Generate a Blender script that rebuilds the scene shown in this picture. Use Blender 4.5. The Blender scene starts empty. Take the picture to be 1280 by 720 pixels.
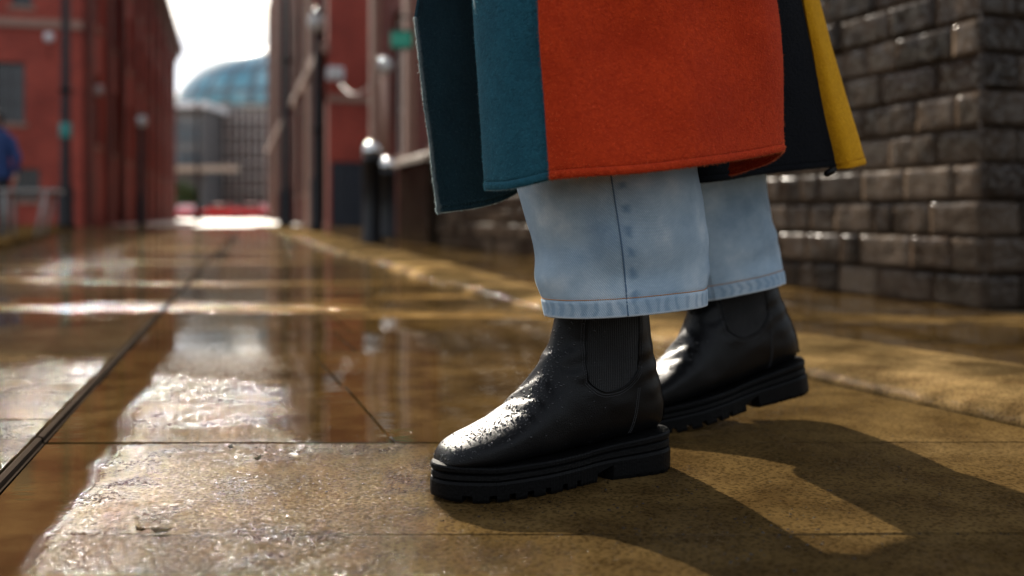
import bpy, bmesh, math, random
from mathutils import Vector, Matrix, noise as mnoise
from mathutils.bvhtree import BVHTree
random.seed(7)
sc = bpy.context.scene
COL = sc.collection
F, CH, HY = 1244.4, 0.33, 270.0            # focal length in px of the 1280 px photo, camera height, horizon row

def gp(px, py, z=0.0):
    d = F * (CH - z) / (py - HY)
    return Vector(((px - 640) / F * d, d, z))
def at(px, py, d):
    return Vector(((px - 640) / F * d, d, CH - (py - HY) / F * d))
def lerp(a, b, t): return a + (b - a) * t
def cr(pts, n):
    """Catmull-Rom through tuples, n samples in all"""
    out = []; m = len(pts) - 1
    for k in range(n):
        t = k / (n - 1) * m; i = min(int(t), m - 1); t -= i
        p0 = pts[max(i-1, 0)]; p1 = pts[i]; p2 = pts[i+1]; p3 = pts[min(i+2, m)]
        out.append(tuple(0.5*((2*b) + (c-a)*t + (2*a-5*b+4*c-d)*t*t + (3*b-a-3*c+d)*t**3) for a, b, c, d in zip(p0, p1, p2, p3)))
    return out

# ------------------------------------------------------------------ objects
def tag(o, label=None, cat=None, group=None, kind=None):
    if label: o['label'] = label
    if cat: o['category'] = cat
    if group: o['group'] = group
    if kind: o['kind'] = kind
    return o
def thing(name, label, cat, loc=(0, 0, 0), rz=0, group=None):
    o = bpy.data.objects.new(name, None); COL.objects.link(o)
    o.empty_display_size = .1
    o.location = loc; o.rotation_euler = (0, 0, rz)
    return tag(o, label, cat, group)
def copy_tree(o, parent=None):
    c = o.copy(); COL.objects.link(c)
    if parent: c.parent = parent
    for ch in list(o.children): copy_tree(ch, c)
    return c

class MB:
    def __init__(s): s.v = []; s.f = []; s.uv = {}; s.sm = []
    def quadgrid(s, rows, closed=False, uvs=None, smooth=True, cap0=False, cap1=False):
        """rows of equal length -> grid of quads"""
        b = len(s.v); n = len(rows[0])
        for r in rows: s.v += [tuple(p) for p in r]
        for i in range(len(rows)-1):
            for j in range(n if closed else n-1):
                j2 = (j+1) % n
                s.f.append((b+i*n+j, b+i*n+j2, b+(i+1)*n+j2, b+(i+1)*n+j)); s.sm.append(smooth)
                if uvs:
                    s.uv[len(s.f)-1] = [uvs[i][j], uvs[i][j+1], uvs[i+1][j+1], uvs[i+1][j]]
        if cap0: s.f.append(tuple(b+j for j in reversed(range(n)))); s.sm.append(False)
        if cap1: s.f.append(tuple(b+(len(rows)-1)*n+j for j in range(n))); s.sm.append(False)
        return s
    def box(s, x0, x1, y0, y1, z0, z1, bev=0.0):
        if bev:
            b = bev
            prof = [(z0, b), (z0+b, 0), (z1-b, 0), (z1, b)]
            rows = []
            for z, i in prof:
                rows.append([(x0+i, y0+b, z), (x0+b, y0+i, z), (x1-b, y0+i, z), (x1-i, y0+b, z), (x1-i, y1-b, z), (x1-b, y1-i, z), (x0+b, y1-i, z), (x0+i, y1-b, z)] if i == 0 else
                            [(x0+b, y0+2*b, z), (x0+2*b, y0+b, z), (x1-2*b, y0+b, z), (x1-b, y0+2*b, z), (x1-b, y1-2*b, z), (x1-2*b, y1-b, z), (x0+2*b, y1-b, z), (x0+b, y1-2*b, z)])
            return s.quadgrid(rows, True, smooth=False, cap0=True, cap1=True)
        k = len(s.v)
        s.v += [(x, y, z) for z in (z0, z1) for x, y in ((x0, y0), (x1, y0), (x1, y1), (x0, y1))]
        for f in ((3, 2, 1, 0), (4, 5, 6, 7), (0, 1, 5, 4), (1, 2, 6, 5), (2, 3, 7, 6), (3, 0, 4, 7)):
            s.f.append(tuple(k+i for i in f)); s.sm.append(False)
        return s
    def lathe(s, prof, c=(0, 0, 0), n=24, smooth=True):
        rows = [[(c[0]+r*math.cos(2*math.pi*j/n), c[1]+r*math.sin(2*math.pi*j/n), c[2]+z) for j in range(n)] for r, z in prof]
        return s.quadgrid(rows, True, smooth=smooth, cap0=True, cap1=True)
    def tube(s, pts, r, n=8, caps=True):
        pts = [Vector(p) for p in pts]; rows = []
        up = Vector((0, 0, 1))
        for i, p in enumerate(pts):
            t = (pts[min(i+1, len(pts)-1)] - pts[max(i-1, 0)]).normalized()
            a = t.cross(up)
            if a.length < 1e-3: a = t.cross(Vector((1, 0, 0)))
            a.normalize(); b = t.cross(a)
            rr = r[i] if isinstance(r, (list, tuple)) else r
            rows.append([p + (a*math.cos(2*math.pi*j/n) + b*math.sin(2*math.pi*j/n))*rr for j in range(n)])
        return s.quadgrid(rows, True, cap0=caps, cap1=caps)
    def quad(s, a, b, c, d):
        k = len(s.v); s.v += [tuple(a), tuple(b), tuple(c), tuple(d)]; s.f.append((k, k+1, k+2, k+3)); s.sm.append(False)
        return s
    def build(s, name, mat, parent=None, recalc=False):
        me = bpy.data.meshes.new(name); me.from_pydata(s.v, [], s.f)
        me.polygons.foreach_set('use_smooth', s.sm)
        if s.uv:
            l = me.uv_layers.new(name='UVMap')
            for pi, co in s.uv.items():
                p = me.polygons[pi]
                for k, li in enumerate(p.loop_indices): l.data[li].uv = co[k]
        if recalc:
            bm = bmesh.new(); bm.from_mesh(me); bmesh.ops.recalc_face_normals(bm, faces=bm.faces); bm.to_mesh(me); bm.free()
        me.update()
        o = bpy.data.objects.new(name, me); COL.objects.link(o)
        if mat: me.materials.append(mat)
        if parent: o.parent = parent
        return o

# ------------------------------------------------------------------ materials
class NT:
    def __init__(s, name):
        s.m = bpy.data.materials.new(name); s.m.use_nodes = True
        s.t = s.m.node_tree; s.t.nodes.clear()
        s.out = s.t.nodes.new('ShaderNodeOutputMaterial')
    def n(s, typ, **kw):
        nd = s.t.nodes.new(typ)
        for k, v in kw.items(): setattr(nd, k, v)
        return nd
    def set(s, sock, v):
        if hasattr(v, 'links') or isinstance(v, bpy.types.NodeSocket): s.t.links.new(v, sock)
        elif v is not None:
            if isinstance(v, (tuple, list)) and len(v) == 3 and sock.type == 'RGBA': v = (*v, 1)
            sock.default_value = v
    def pos(s): return s.n('ShaderNodeNewGeometry').outputs['Position']
    def obj(s): return s.n('ShaderNodeTexCoord').outputs['Object']
    def uvc(s): return s.n('ShaderNodeTexCoord').outputs['UV']
    def xyz(s, v):
        nd = s.n('ShaderNodeSeparateXYZ'); s.set(nd.inputs[0], v); return nd.outputs
    def comb(s, x, y, z=0.0):
        nd = s.n('ShaderNodeCombineXYZ')
        for i, q in enumerate((x, y, z)): s.set(nd.inputs[i], q)
        return nd.outputs[0]
    def scale(s, v, sx, sy, sz):
        nd = s.n('ShaderNodeMapping'); s.set(nd.inputs['Vector'], v); nd.inputs['Scale'].default_value = (sx, sy, sz); return nd.outputs[0]
    def noise(s, v, sc_, det=4, rough=.55, dist=0.0):
        nd = s.n('ShaderNodeTexNoise'); s.set(nd.inputs['Vector'], v)
        nd.inputs['Scale'].default_value = sc_; nd.inputs['Detail'].default_value = det; nd.inputs['Roughness'].default_value = rough; nd.inputs['Distortion'].default_value = dist
        return nd.outputs['Fac']
    def voro(s, v, sc_, feat='F1'):
        nd = s.n('ShaderNodeTexVoronoi', feature=feat); s.set(nd.inputs['Vector'], v); nd.inputs['Scale'].default_value = sc_
        return nd.outputs
    def math(s, op, a, b=None, c=None, clamp=False):
        nd = s.n('ShaderNodeMath', operation=op); nd.use_clamp = clamp
        s.set(nd.inputs[0], a)
        if b is not None: s.set(nd.inputs[1], b)
        if c is not None: s.set(nd.inputs[2], c)
        return nd.outputs[0]
    def sstep(s, v, a, b, lo=0.0, hi=1.0):
        nd = s.n('ShaderNodeMapRange', interpolation_type='SMOOTHSTEP')
        s.set(nd.inputs[0], v); s.set(nd.inputs[1], a); s.set(nd.inputs[2], b); s.set(nd.inputs[3], lo); s.set(nd.inputs[4], hi)
        return nd.outputs[0]
    def ramp(s, f, stops):
        nd = s.n('ShaderNodeValToRGB'); s.set(nd.inputs[0], f); e = nd.color_ramp.elements
        while len(e) < len(stops): e.new(.5)
        for i, (p, c) in enumerate(stops):
            e[i].position = p; e[i].color = (*c, 1) if len(c) == 3 else c
        return nd.outputs[0]
    def mix(s, f, a, b, blend='MIX'):
        nd = s.n('ShaderNodeMix', data_type='RGBA', blend_type=blend)
        s.set(nd.inputs[0], f); s.set(nd.inputs[6], a); s.set(nd.inputs[7], b); return nd.outputs[2]
    def bump(s, h, strength=.5, dist=.01, nrm=None):
        nd = s.n('ShaderNodeBump'); s.set(nd.inputs['Height'], h); s.set(nd.inputs['Strength'], strength); nd.inputs['Distance'].default_value = dist
        if nrm is not None: s.set(nd.inputs['Normal'], nrm)
        return nd.outputs[0]
    def bsdf(s, color, rough=.5, normal=None, **kw):
        nd = s.n('ShaderNodeBsdfPrincipled')
        s.set(nd.inputs['Base Color'], color); s.set(nd.inputs['Roughness'], rough)
        if normal is not None: s.set(nd.inputs['Normal'], normal)
        for k, v in kw.items(): s.set(nd.inputs[k.replace('_', ' ')], v)
        return nd.outputs[0]
    def mixsh(s, f, a, b):
        nd = s.n('ShaderNodeMixShader'); s.set(nd.inputs[0], f); s.set(nd.inputs[1], a); s.set(nd.inputs[2], b); return nd.outputs[0]
    def done(s, sh): s.t.links.new(sh, s.out.inputs['Surface']); return s.m

def simple(name, col, rough=.5, metal=0.0, var=.25, sc_=8, bump=0.0, bsc=60, **kw):
    t = NT(name); o = t.obj()
    n = t.noise(o, sc_, 5)
    c = t.mix(n, tuple(q*(1-var) for q in col), tuple(min(1, q*(1+var)) for q in col))
    r = t.math('MULTIPLY_ADD', n, .2, rough-.1, clamp=True)
    nr = t.bump(t.noise(o, bsc, 4), bump, .004) if bump else None
    return t.done(t.bsdf(c, r, nr, Metallic=metal, **kw))

def brick_mat(name, c1, c2, mortar, bw=.22, bh=.075, rough=.75):
    t = NT(name); o = t.xyz(t.obj())
    v = t.comb(t.math('ADD', o[0], o[1]), o[2])
    nd = t.n('ShaderNodeTexBrick'); t.set(nd.inputs['Vector'], v)
    nd.inputs['Color1'].default_value = (*c1, 1); nd.inputs['Color2'].default_value = (*c2, 1); nd.inputs['Mortar'].default_value = (*mortar, 1)
    nd.inputs['Scale'].default_value = 1; nd.inputs['Mortar Size'].default_value = .008; nd.inputs['Brick Width'].default_value = bw; nd.inputs['Row Height'].default_value = bh
    big = t.noise(t.obj(), .6, 5, .6)
    c = t.mix(t.sstep(big, .3, .75), nd.outputs['Color'], t.mix(1.0, nd.outputs['Color'], (.55, .45, .42), 'MULTIPLY'))
    return t.done(t.bsdf(c, rough, t.bump(nd.outputs['Fac'], -.4, .008)))

M = {}
M['brick_red'] = brick_mat('red_brick', (.56, .085, .048), (.42, .058, .036), (.17, .06, .04))
M['brick_brown'] = brick_mat('brown_brick', (.22, .032, .018), (.12, .02, .012), (.10, .05, .035))
M['stone_pale'] = simple('pale_stone', (.42, .33, .25), .7, bump=.3)
M['stone_band'] = simple('buff_stone', (.34, .2, .15), .75, bump=.3)
M['black_paint'] = simple('black_gloss_paint', (.005, .005, .006), .35, var=.2, Specular_IOR_Level=.3)
M['blue_black'] = simple('blue_black_paint', (.018, .026, .036), .45)
M['glass_dark'] = simple('dark_glass', (.02, .025, .03), .08)
M['frame_dark'] = simple('dark_frame_paint', (.05, .04, .04), .5)
M['frame_pale'] = simple('pale_frame_paint', (.5, .46, .42), .5)
M['steel'] = simple('brushed_steel', (.75, .75, .74), .16, metal=1.0, var=.1)
M['white_plastic'] = simple('white_plastic', (.75, .76, .78), .35, var=.06)
M['globe_white'] = simple('opal_globe', (.5, .49, .47), .12, var=.04)
M['green_sign'] = simple('green_sign_face', (.01, .30, .19), .35, var=.15)
M['teal_band'] = simple('teal_band_paint', (.03, .26, .24), .45)
M['car_red'] = simple('red_car_paint', (.55, .02, .03), .25, var=.08, Coat_Weight=.8)
M['tyre'] = simple('tyre_rubber', (.015, .015, .016), .8)
M['headlight'] = simple('headlight_lens', (.7, .7, .68), .1, var=.05)
M['rail_white'] = simple('white_painted_metal', (.3, .28, .26), .4, var=.1)

# ------------------------------------------------------------------ sun, sky, camera
SUN_AZ = Vector((-.36, .933)).normalized(); ELEV = math.radians(28)
sunv = Vector((SUN_AZ.x*math.cos(ELEV), SUN_AZ.y*math.cos(ELEV), math.sin(ELEV)))
L = bpy.data.lights.new('sun', 'SUN'); L.energy = 4.3; L.angle = math.radians(.55); L.color = (1, .91, .78)
lo = bpy.data.objects.new('sun', L); COL.objects.link(lo); lo.rotation_euler = sunv.to_track_quat('Z', 'Y').to_euler(); lo.location = (-20, 40, 30)
W = bpy.data.worlds.new('World'); sc.world = W; W.use_nodes = True
wt = W.node_tree; wt.nodes.clear()
wo = wt.nodes.new('ShaderNodeOutputWorld'); bg = wt.nodes.new('ShaderNodeBackground'); sky = wt.nodes.new('ShaderNodeTexSky')
sky.sky_type = 'NISHITA'; sky.sun_disc = False; sky.sun_elevation = ELEV; sky.sun_rotation = math.atan2(SUN_AZ.x, SUN_AZ.y)
sky.air_density = 1.2; sky.dust_density = 2.2; sky.ozone_density = 1.0
tc = wt.nodes.new('ShaderNodeTexCoord'); mp = wt.nodes.new('ShaderNodeMapping'); mp.inputs['Scale'].default_value = (1, 1, 2.4)
cn = wt.nodes.new('ShaderNodeTexNoise'); cn.inputs['Scale'].default_value = 2.6; cn.inputs['Detail'].default_value = 8; cn.inputs['Roughness'].default_value = .58
rp = wt.nodes.new('ShaderNodeValToRGB'); rp.color_ramp.elements[0].position = .36; rp.color_ramp.elements[1].position = .58
mx = wt.nodes.new('ShaderNodeMix'); mx.data_type = 'RGBA'; mx.inputs[7].default_value = (6.6, 6.8, 7.2, 1)
dt = wt.nodes.new('ShaderNodeVectorMath'); dt.operation = 'DOT_PRODUCT'; dt.inputs[1].default_value = tuple(sunv)
pw_ = wt.nodes.new('ShaderNodeMath'); pw_.operation = 'POWER'; pw_.use_clamp = False; pw_.inputs[1].default_value = 5.0
mx0 = wt.nodes.new('ShaderNodeMath'); mx0.operation = 'MAXIMUM'; mx0.inputs[1].default_value = 0.0
ml_ = wt.nodes.new('ShaderNodeMath'); ml_.operation = 'MULTIPLY_ADD'; ml_.inputs[1].default_value = .8; ml_.inputs[2].default_value = 1.0
sc2 = wt.nodes.new('ShaderNodeVectorMath'); sc2.operation = 'SCALE'; sc2.inputs[0].default_value = (6.2, 6.4, 6.8)
wt.links.new(tc.outputs['Generated'], dt.inputs[0]); wt.links.new(dt.outputs['Value'], mx0.inputs[0]); wt.links.new(mx0.outputs[0], pw_.inputs[0]); wt.links.new(pw_.outputs[0], ml_.inputs[0]); cn2 = wt.nodes.new('ShaderNodeTexNoise'); cn2.inputs['Scale'].default_value = 5.5; cn2.inputs['Detail'].default_value = 7; wt.links.new(mp.outputs[0], cn2.inputs['Vector'])
mr2 = wt.nodes.new('ShaderNodeMapRange'); mr2.inputs[1].default_value = .35; mr2.inputs[2].default_value = .62; mr2.inputs[3].default_value = .62; mr2.inputs[4].default_value = 1.15; wt.links.new(cn2.outputs['Fac'], mr2.inputs[0])
m3_ = wt.nodes.new('ShaderNodeMath'); m3_.operation = 'MULTIPLY'; wt.links.new(ml_.outputs[0], m3_.inputs[0]); wt.links.new(mr2.outputs[0], m3_.inputs[1]); wt.links.new(m3_.outputs[0], sc2.inputs['Scale']); wt.links.new(sc2.outputs[0], mx.inputs[7])
for a, b in ((tc.outputs['Generated'], mp.inputs[0]), (mp.outputs[0], cn.inputs['Vector']), (cn.outputs['Fac'], rp.inputs[0]), (rp.outputs[0], mx.inputs[0]), (sky.outputs[0], mx.inputs[6]), (mx.outputs[2], bg.inputs[0]), (bg.outputs[0], wo.inputs[0])):
    wt.links.new(a, b)
bg.inputs[1].default_value = .082
cam = bpy.data.cameras.new('camera'); co = bpy.data.objects.new('camera', cam); COL.objects.link(co); sc.camera = co
co.location = (0, 0, CH); co.rotation_euler = (math.pi/2, 0, 0)
cam.lens = 35; cam.sensor_width = 36; cam.shift_y = -90/1280; cam.clip_start = .02; cam.clip_end = 3000
cam.dof.use_dof = True; cam.dof.focus_distance = 1.21; cam.dof.aperture_fstop = 2.3; cam.dof.aperture_blades = 9
sc.view_settings.view_transform = 'Standard'; sc.view_settings.look = 'None'; sc.view_settings.gamma = 1; sc.view_settings.exposure = 1.05
sc.view_settings.use_curve_mapping = False
try:
    sc.cycles.use_denoising = True; sc.cycles.denoiser = 'OPENIMAGEDENOISE'; sc.cycles.max_bounces = 8; sc.cycles.sample_clamp_indirect = 8
    sc.cycles.caustics_reflective = False; sc.cycles.caustics_refractive = False
except Exception: pass

# ------------------------------------------------------------------ ground
SL = -.262                                     # the street runs along (SL, 1)
def U(x, y): return x - SL*y

def stone(name, pool_mode, dry=0.0, tint=(1, 1, 1)):
    t = NT(name); p = t.pos(); X = t.xyz(p)
    u = t.math('MULTIPLY_ADD', X[1], -SL, X[0]); v = X[1]
    nbig = t.noise(p, 2.2, 5, .6); nmid = t.noise(p, 11, 5, .6); nfine = t.math('MULTIPLY_ADD', t.voro(p, 170)['Distance'], .55, t.math('MULTIPLY', t.noise(p, 150, 5, .7), .6)); ngr = t.noise(p, 560, 3, .7)
    at_ = t.n('ShaderNodeAttribute', attribute_name='slab'); sv = t.xyz(at_.outputs['Vector'])
    # stone colour
    c = t.ramp(nbig, [(.25, (.040*tint[0], .0265*tint[1], .0105*tint[2])), (.5, (.084*tint[0], .054*tint[1], .020*tint[2])), (.75, (.140*tint[0], .094*tint[1], .039*tint[2]))])
    c = t.mix(t.sstep(nmid, .35, .7), c, t.mix(1.0, c, (.55, .52, .5), 'MULTIPLY'))
    c = t.mix(1.0, c, t.ramp(sv[0], [(0, (.72, .72, .74)), (1, (1.25, 1.2, 1.12))]), 'MULTIPLY')
    c = t.mix(t.sstep(ngr, .45, .75), c, t.mix(1.0, c, (1.5, 1.45, 1.35), 'MULTIPLY'))
    # where water stands
    edge = t.math('MULTIPLY_ADD', nmid, .08, -.04); edge2 = t.math('MULTIPLY_ADD', t.noise(p, 45, 3), .022, -.011)
    e = t.math('ADD', edge, edge2)
    if pool_mode == 'main':
        big = t.math('MULTIPLY', t.sstep(t.math('MULTIPLY_ADD', e, .3, v), 1.438, 1.452), t.math('MULTIPLY', t.sstep(t.math('ADD', u, t.math('MULTIPLY', e, 2.2)), .02, .10), t.sstep(t.math('MULTIPLY_ADD', v, -.22, t.math('ADD', u, t.math('MULTIPLY', e, 2.5))), .24, .17)))
        lo_ = t.noise(t.scale(p, .55, 2.1, 1), 1.0, 5, .6)
        far = t.sstep(v, 2.9, 4.2, 0.0, .17)
        big = t.math('MULTIPLY', big, t.sstep(t.math('ADD', lo_, far), .66, .58))
        film = t.math('MULTIPLY', t.sstep(v, 1.4, 2.6), .92)
        ch_w = t.math('MULTIPLY_ADD', t.noise(t.scale(p, 1, .5, 1), 2.6, 4), .16, -.285)
        chan = t.sstep(t.math('ADD', u, t.math('MULTIPLY', e, .5)), t.math('ADD', ch_w, .034), ch_w)
        pool = t.math('MAXIMUM', big, chan)
    elif pool_mode == 'left':
        lo_ = t.noise(t.scale(p, .6, 1.7, 1), 1.5, 5, .6)
        pool = t.math('MULTIPLY', t.sstep(t.math('ADD', lo_, t.math('MULTIPLY', e, .8)), .53, .56), t.sstep(v, 1.9, 3.0))
        film = t.sstep(v, 1.5, 3.2, .25, .92)
    elif pool_mode == 'right':
        lo_ = t.noise(t.scale(p, .8, 1.6, 1), 1.9, 4, .55)
        pool = t.sstep(t.math('ADD', lo_, t.math('MULTIPLY', e, .5)), .56, .50)
        film = t.math('MULTIPLY', nbig, .6)
    else:
        pool = t.math('MULTIPLY', t.sstep(nmid, .62, .72), 1-dry); film = t.math('MULTIPLY', nbig, (1-dry)*.8)
    # slabs further off that have begun to dry
    if pool_mode in ('main', 'left'):
        dr = t.math('MULTIPLY', t.sstep(t.math('ADD', t.noise(t.scale(p, .42, 1.9, 1), 1.0, 5, .62), t.math('MULTIPLY', e, .4)), .515, .575), t.sstep(v, 2.5, 3.4))
        pool = t.math('MULTIPLY', pool, t.math('SUBTRACT', 1.0, dr)); film = t.math('MULTIPLY', film, t.math('MULTIPLY_ADD', dr, -.75, 1.0))
        c = t.mix(dr, c, t.mix(1.0, c, (1.9, 1.85, 1.8), 'MULTIPLY'))
    # rough damp stone
    dry_c = t.mix(1.0, c, (2.3+dry, 2.15+dry, 1.95+dry), 'MULTIPLY')
    base = t.mix(t.math('MULTIPLY', t.sstep(nbig, .45, .7), dry), c, dry_c) if dry < 1 else dry_c
    h = t.math('ADD', t.math('MULTIPLY', nfine, .7), t.math('ADD', t.math('MULTIPLY', ngr, .35), t.math('MULTIPLY', nmid, 1.2)))
    bs = t.math('MULTIPLY_ADD', film, -.42, .55)
    nr = t.bump(h, bs, .004)
    r = t.math('MULTIPLY_ADD', t.noise(p, 26, 4), .3, .38 + .15*dry, clamp=True)
    wetn = t.math('MULTIPLY', t.sstep(t.noise(p, 5.5, 4, .6), .32, .68), t.sstep(nfine, .36, .58))
    cw = t.math('MULTIPLY', t.math('MAXIMUM', t.math('MULTIPLY', film, .95), t.math('MULTIPLY_ADD', wetn, .30, .07)), 1-dry, clamp=True)
    dryf = t.math('SUBTRACT', 1.0, film, clamp=True)
    hg = t.math('ADD', t.math('MULTIPLY', nfine, dryf), t.math('ADD', t.math('MULTIPLY', ngr, t.math('MULTIPLY', dryf, 1.0)), t.math('MULTIPLY', nmid, .8)))
    # wet grains: every grain of the worn face is tilted its own way, so a few of them catch the sun
    vg = t.n('ShaderNodeTexVoronoi', feature='F1'); t.set(vg.inputs['Vector'], p); vg.inputs['Scale'].default_value = 310
    sb = t.n('ShaderNodeVectorMath', operation='SUBTRACT'); t.set(sb.inputs[0], vg.outputs['Color']); sb.inputs[1].default_value = (.5, .5, .5)
    sc_ = t.n('ShaderNodeVectorMath', operation='SCALE'); t.set(sc_.inputs[0], sb.outputs[0]); t.set(sc_.inputs['Scale'], t.math('MULTIPLY', dryf, .50))
    ad = t.n('ShaderNodeVectorMath', operation='ADD'); t.set(ad.inputs[0], t.bump(hg, t.math('MULTIPLY_ADD', film, -.10, .20), .003)); t.set(ad.inputs[1], sc_.outputs[0])
    nm_ = t.n('ShaderNodeVectorMath', operation='NORMALIZE'); t.set(nm_.inputs[0], ad.outputs[0])
    if pool_mode == 'left': cw = t.math('MULTIPLY', cw, t.math('MULTIPLY_ADD', film, .45, .5))
    base = t.mix(t.sstep(nfine, .42, .60), t.mix(1.0, base, (.62, .6, .58), 'MULTIPLY'), t.mix(1.0, base, (1.22, 1.2, 1.18), 'MULTIPLY'))
    sh = t.bsdf(base, r, nr, Specular_IOR_Level=0.0, Coat_Weight=cw, Coat_Roughness=.05, Coat_IOR=1.36, Coat_Normal=nm_.outputs[0])
    # standing water over the same stone
    rip = t.bump(t.noise(t.scale(p, 1, 2.2, 1), 14, 2, .5), .05, .004)
    wat = t.bsdf(t.mix(1.0, c, (.95, .88, .76), 'MULTIPLY'), .5, nr, Specular_IOR_Level=0.0, Coat_Weight=1.0, Coat_Roughness=.015, Coat_IOR=1.45, Coat_Normal=rip)
    return t.done(t.mixsh(pool, sh, wat))

M['slab_main'] = stone('wet_flagstone', 'main')
M['slab_left'] = stone('wet_flagstone_rough', 'left', 0.0, (.92, .98, 1.2))
M['slab_right'] = stone('wet_footpath_flagstone', 'right', .25)
M['kerb'] = stone('damp_kerb_stone', 'none', .75, (1.2, 1.28, 1.5))
M['joint'] = simple('dark_joint_grit', (.018, .014, .01), .8, bump=.6, bsc=200, Specular_IOR_Level=0.0)
M['far_road'] = simple('sunlit_far_road', (.46, .42, .36), .6, bump=.3, sc_=.3)
M['far_footpath'] = stone('dry_footpath', 'none', .9, (1.6, 1.5, 1.35))

# one sheet to the horizon, then slabs laid on it
g = MB(); g.quad((-1500, -60, -.012), (1500, -60, -.012), (1500, 2500, -.012), (-1500, 2500, -.012))
tag(g.build('ground', M['joint']), kind='structure')
fr = MB(); fr.quad((-90, 33, -.004), (40, 33, -.004), (60, 900, -.004), (-400, 900, -.004))
tag(fr.build('road', M['far_road']), kind='structure')

kerb_in = [(.95, 1.15), (.797, 1.549), (.603, 2.0), (.36, 2.58), (.129, 3.2), (-.30, 4.6), (-.95, 6.9), (-2.0, 10.3), (-4.3, 18.5), (-8.8, 34)]
kerb_in = [(1.45, .1), (1.2, .62)] + kerb_in
kerb_w = [.36, .36, .37, .40, .37, .32, .29, .30, .38, .55, .7, .9]
def kx(y, off=0.0):
    for (x0, y0), (x1, y1) in zip(kerb_in, kerb_in[1:]):
        if y <= y1: return lerp(x0, x1, (y-y0)/(y1-y0)) + off
    return kerb_in[-1][0] + off
def slab_mesh(name, mat, rows, cols_fn, z=0.0, tilt=.0016, seed=3, gap=.0009):
    """rows: list of y joints; cols_fn(i, y0, y1) -> list of (x at y0, x at y1) joints. Every slab a worn plate with rolled arrises."""
    rnd = random.Random(seed); m = MB(); vals = []
    for i in range(len(rows)-1):
        y0, y1 = rows[i], rows[i+1]
        cs = cols_fn(i, y0, y1)
        for (a0, a1), (b0, b1) in zip(cs, cs[1:]):
            tx, ty, dz = rnd.uniform(-tilt, tilt), rnd.uniform(-tilt, tilt), rnd.uniform(-.0012, .0012)
            val = rnd.random(); cx, cy = (a0+b0)/2, (y0+y1)/2
            g_ = gap*rnd.uniform(.7, 1.5); be = .0022
            nx = max(2, min(18, int((b0-a0)/.05))); ny = max(2, min(14, int((y1-y0)/.05)))
            if y0 > 7: nx = ny = 2
            def P(s_, t_, ins, drop):
                xx = lerp(lerp(a0+g_+ins, b0-g_-ins, s_), lerp(a1+g_+ins, b1-g_-ins, s_), t_); yy = lerp(y0+g_+ins, y1-g_-ins, t_)
                w = .0016*(mnoise.noise(Vector((xx*3, yy*3, seed)))) if y0 < 7 else 0
                jig = .003*mnoise.noise(Vector((xx*22, yy*22, seed+.5))) if drop else 0
                return (xx+jig, yy+jig, z + dz + tx*(xx-cx) + ty*(yy-cy) + w - drop)
            top = [[P(k/nx, j/ny, be, 0) for k in range(nx+1)] for j in range(ny+1)]
            m.quadgrid(top); vals += [val]*(nx*ny)
            ring = [(k/nx, 0) for k in range(nx)] + [(1, k/ny) for k in range(ny)] + [(1-k/nx, 1) for k in range(nx)] + [(0, 1-k/ny) for k in range(ny)]
            m.quadgrid([[P(s_, t_, ins, dr) for s_, t_ in ring] for ins, dr in ((0, .03), (0, .005), (.002, .0015), (be, 0))], True); vals += [val]*(3*len(ring))
    o = m.build(name, mat); tag(o, kind='structure')
    at_ = o.data.attributes.new('slab', 'FLOAT_VECTOR', 'FACE')
    at_.data.foreach_set('vector', [q for v_ in vals for q in (v_, v_, v_)])
    return o
rows_near = [.12, .6, 1.03, 1.446, 1.93, 2.43, 2.83, 3.35, 3.78, 4.35, 4.9, 5.5, 6.2, 6.9, 7.7, 8.6, 9.5, 10.6, 11.8, 13.2, 14.8, 16.6, 18.6, 21, 24, 28, 33]
rm = random.Random(11)
def cols_main(i, y0, y1):
    e0, e1 = -.300 + SL*y0, -.300 + SL*y1
    r0, r1 = kx(y0), kx(y1)
    if i in (0, 1, 2): fr_ = [0, 1]          # broad flags at the front
    elif i in (3, 4): fr_ = [0, .335 if i == 3 else .33, 1]
    else: fr_ = [0, rm.uniform(.25, .6), 1]
    return [(lerp(e0, r0, f_), lerp(e1, r1, f_)) for f_ in fr_]
slab_mesh('paving', M['slab_main'], rows_near, cols_main, seed=3)
rl = random.Random(5)
rows_left = [.12, .7, 1.28, 1.61, 1.86, 2.4, 2.95, 3.5, 4.2, 4.9, 5.7, 6.6, 7.6, 8.8, 10, 11.5, 13, 15, 17.5, 20, 24, 28, 33]
def cols_left(i, y0, y1):
    b0, b1 = -.322 + SL*y0, -.322 + SL*y1
    xs = [0]; 
    while xs[-1] < 2.2 + y0*.35: xs.append(xs[-1] + rl.uniform(.7, 1.1))
    return [(b0 - q, b1 - q) for q in reversed(xs)]
slab_mesh('street', M['slab_left'], rows_left, cols_left, seed=9, tilt=.003)
# drainage channel between the two pavings: narrow iron edging
ch = MB()
for k in range(24):
    y0 = .12 + k*1.36; y1 = y0 + 1.352
    ch.quadgrid([[(-.3195 + SL*y, y, -.03), (-.3185 + SL*y, y, .0015), (-.3150 + SL*y, y, .003), (-.3095 + SL*y, y, .001), (-.3085 + SL*y, y, -.006), (-.306 + SL*y, y, -.007)] for y in (y0, y1)], smooth=False)
M['iron'] = simple('wet_iron_edging', (.06, .045, .034), .8, var=.4, bump=.3, bsc=150, Specular_IOR_Level=0.0)
tag(ch.build('drainage_channel', M['iron']), kind='structure')

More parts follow.
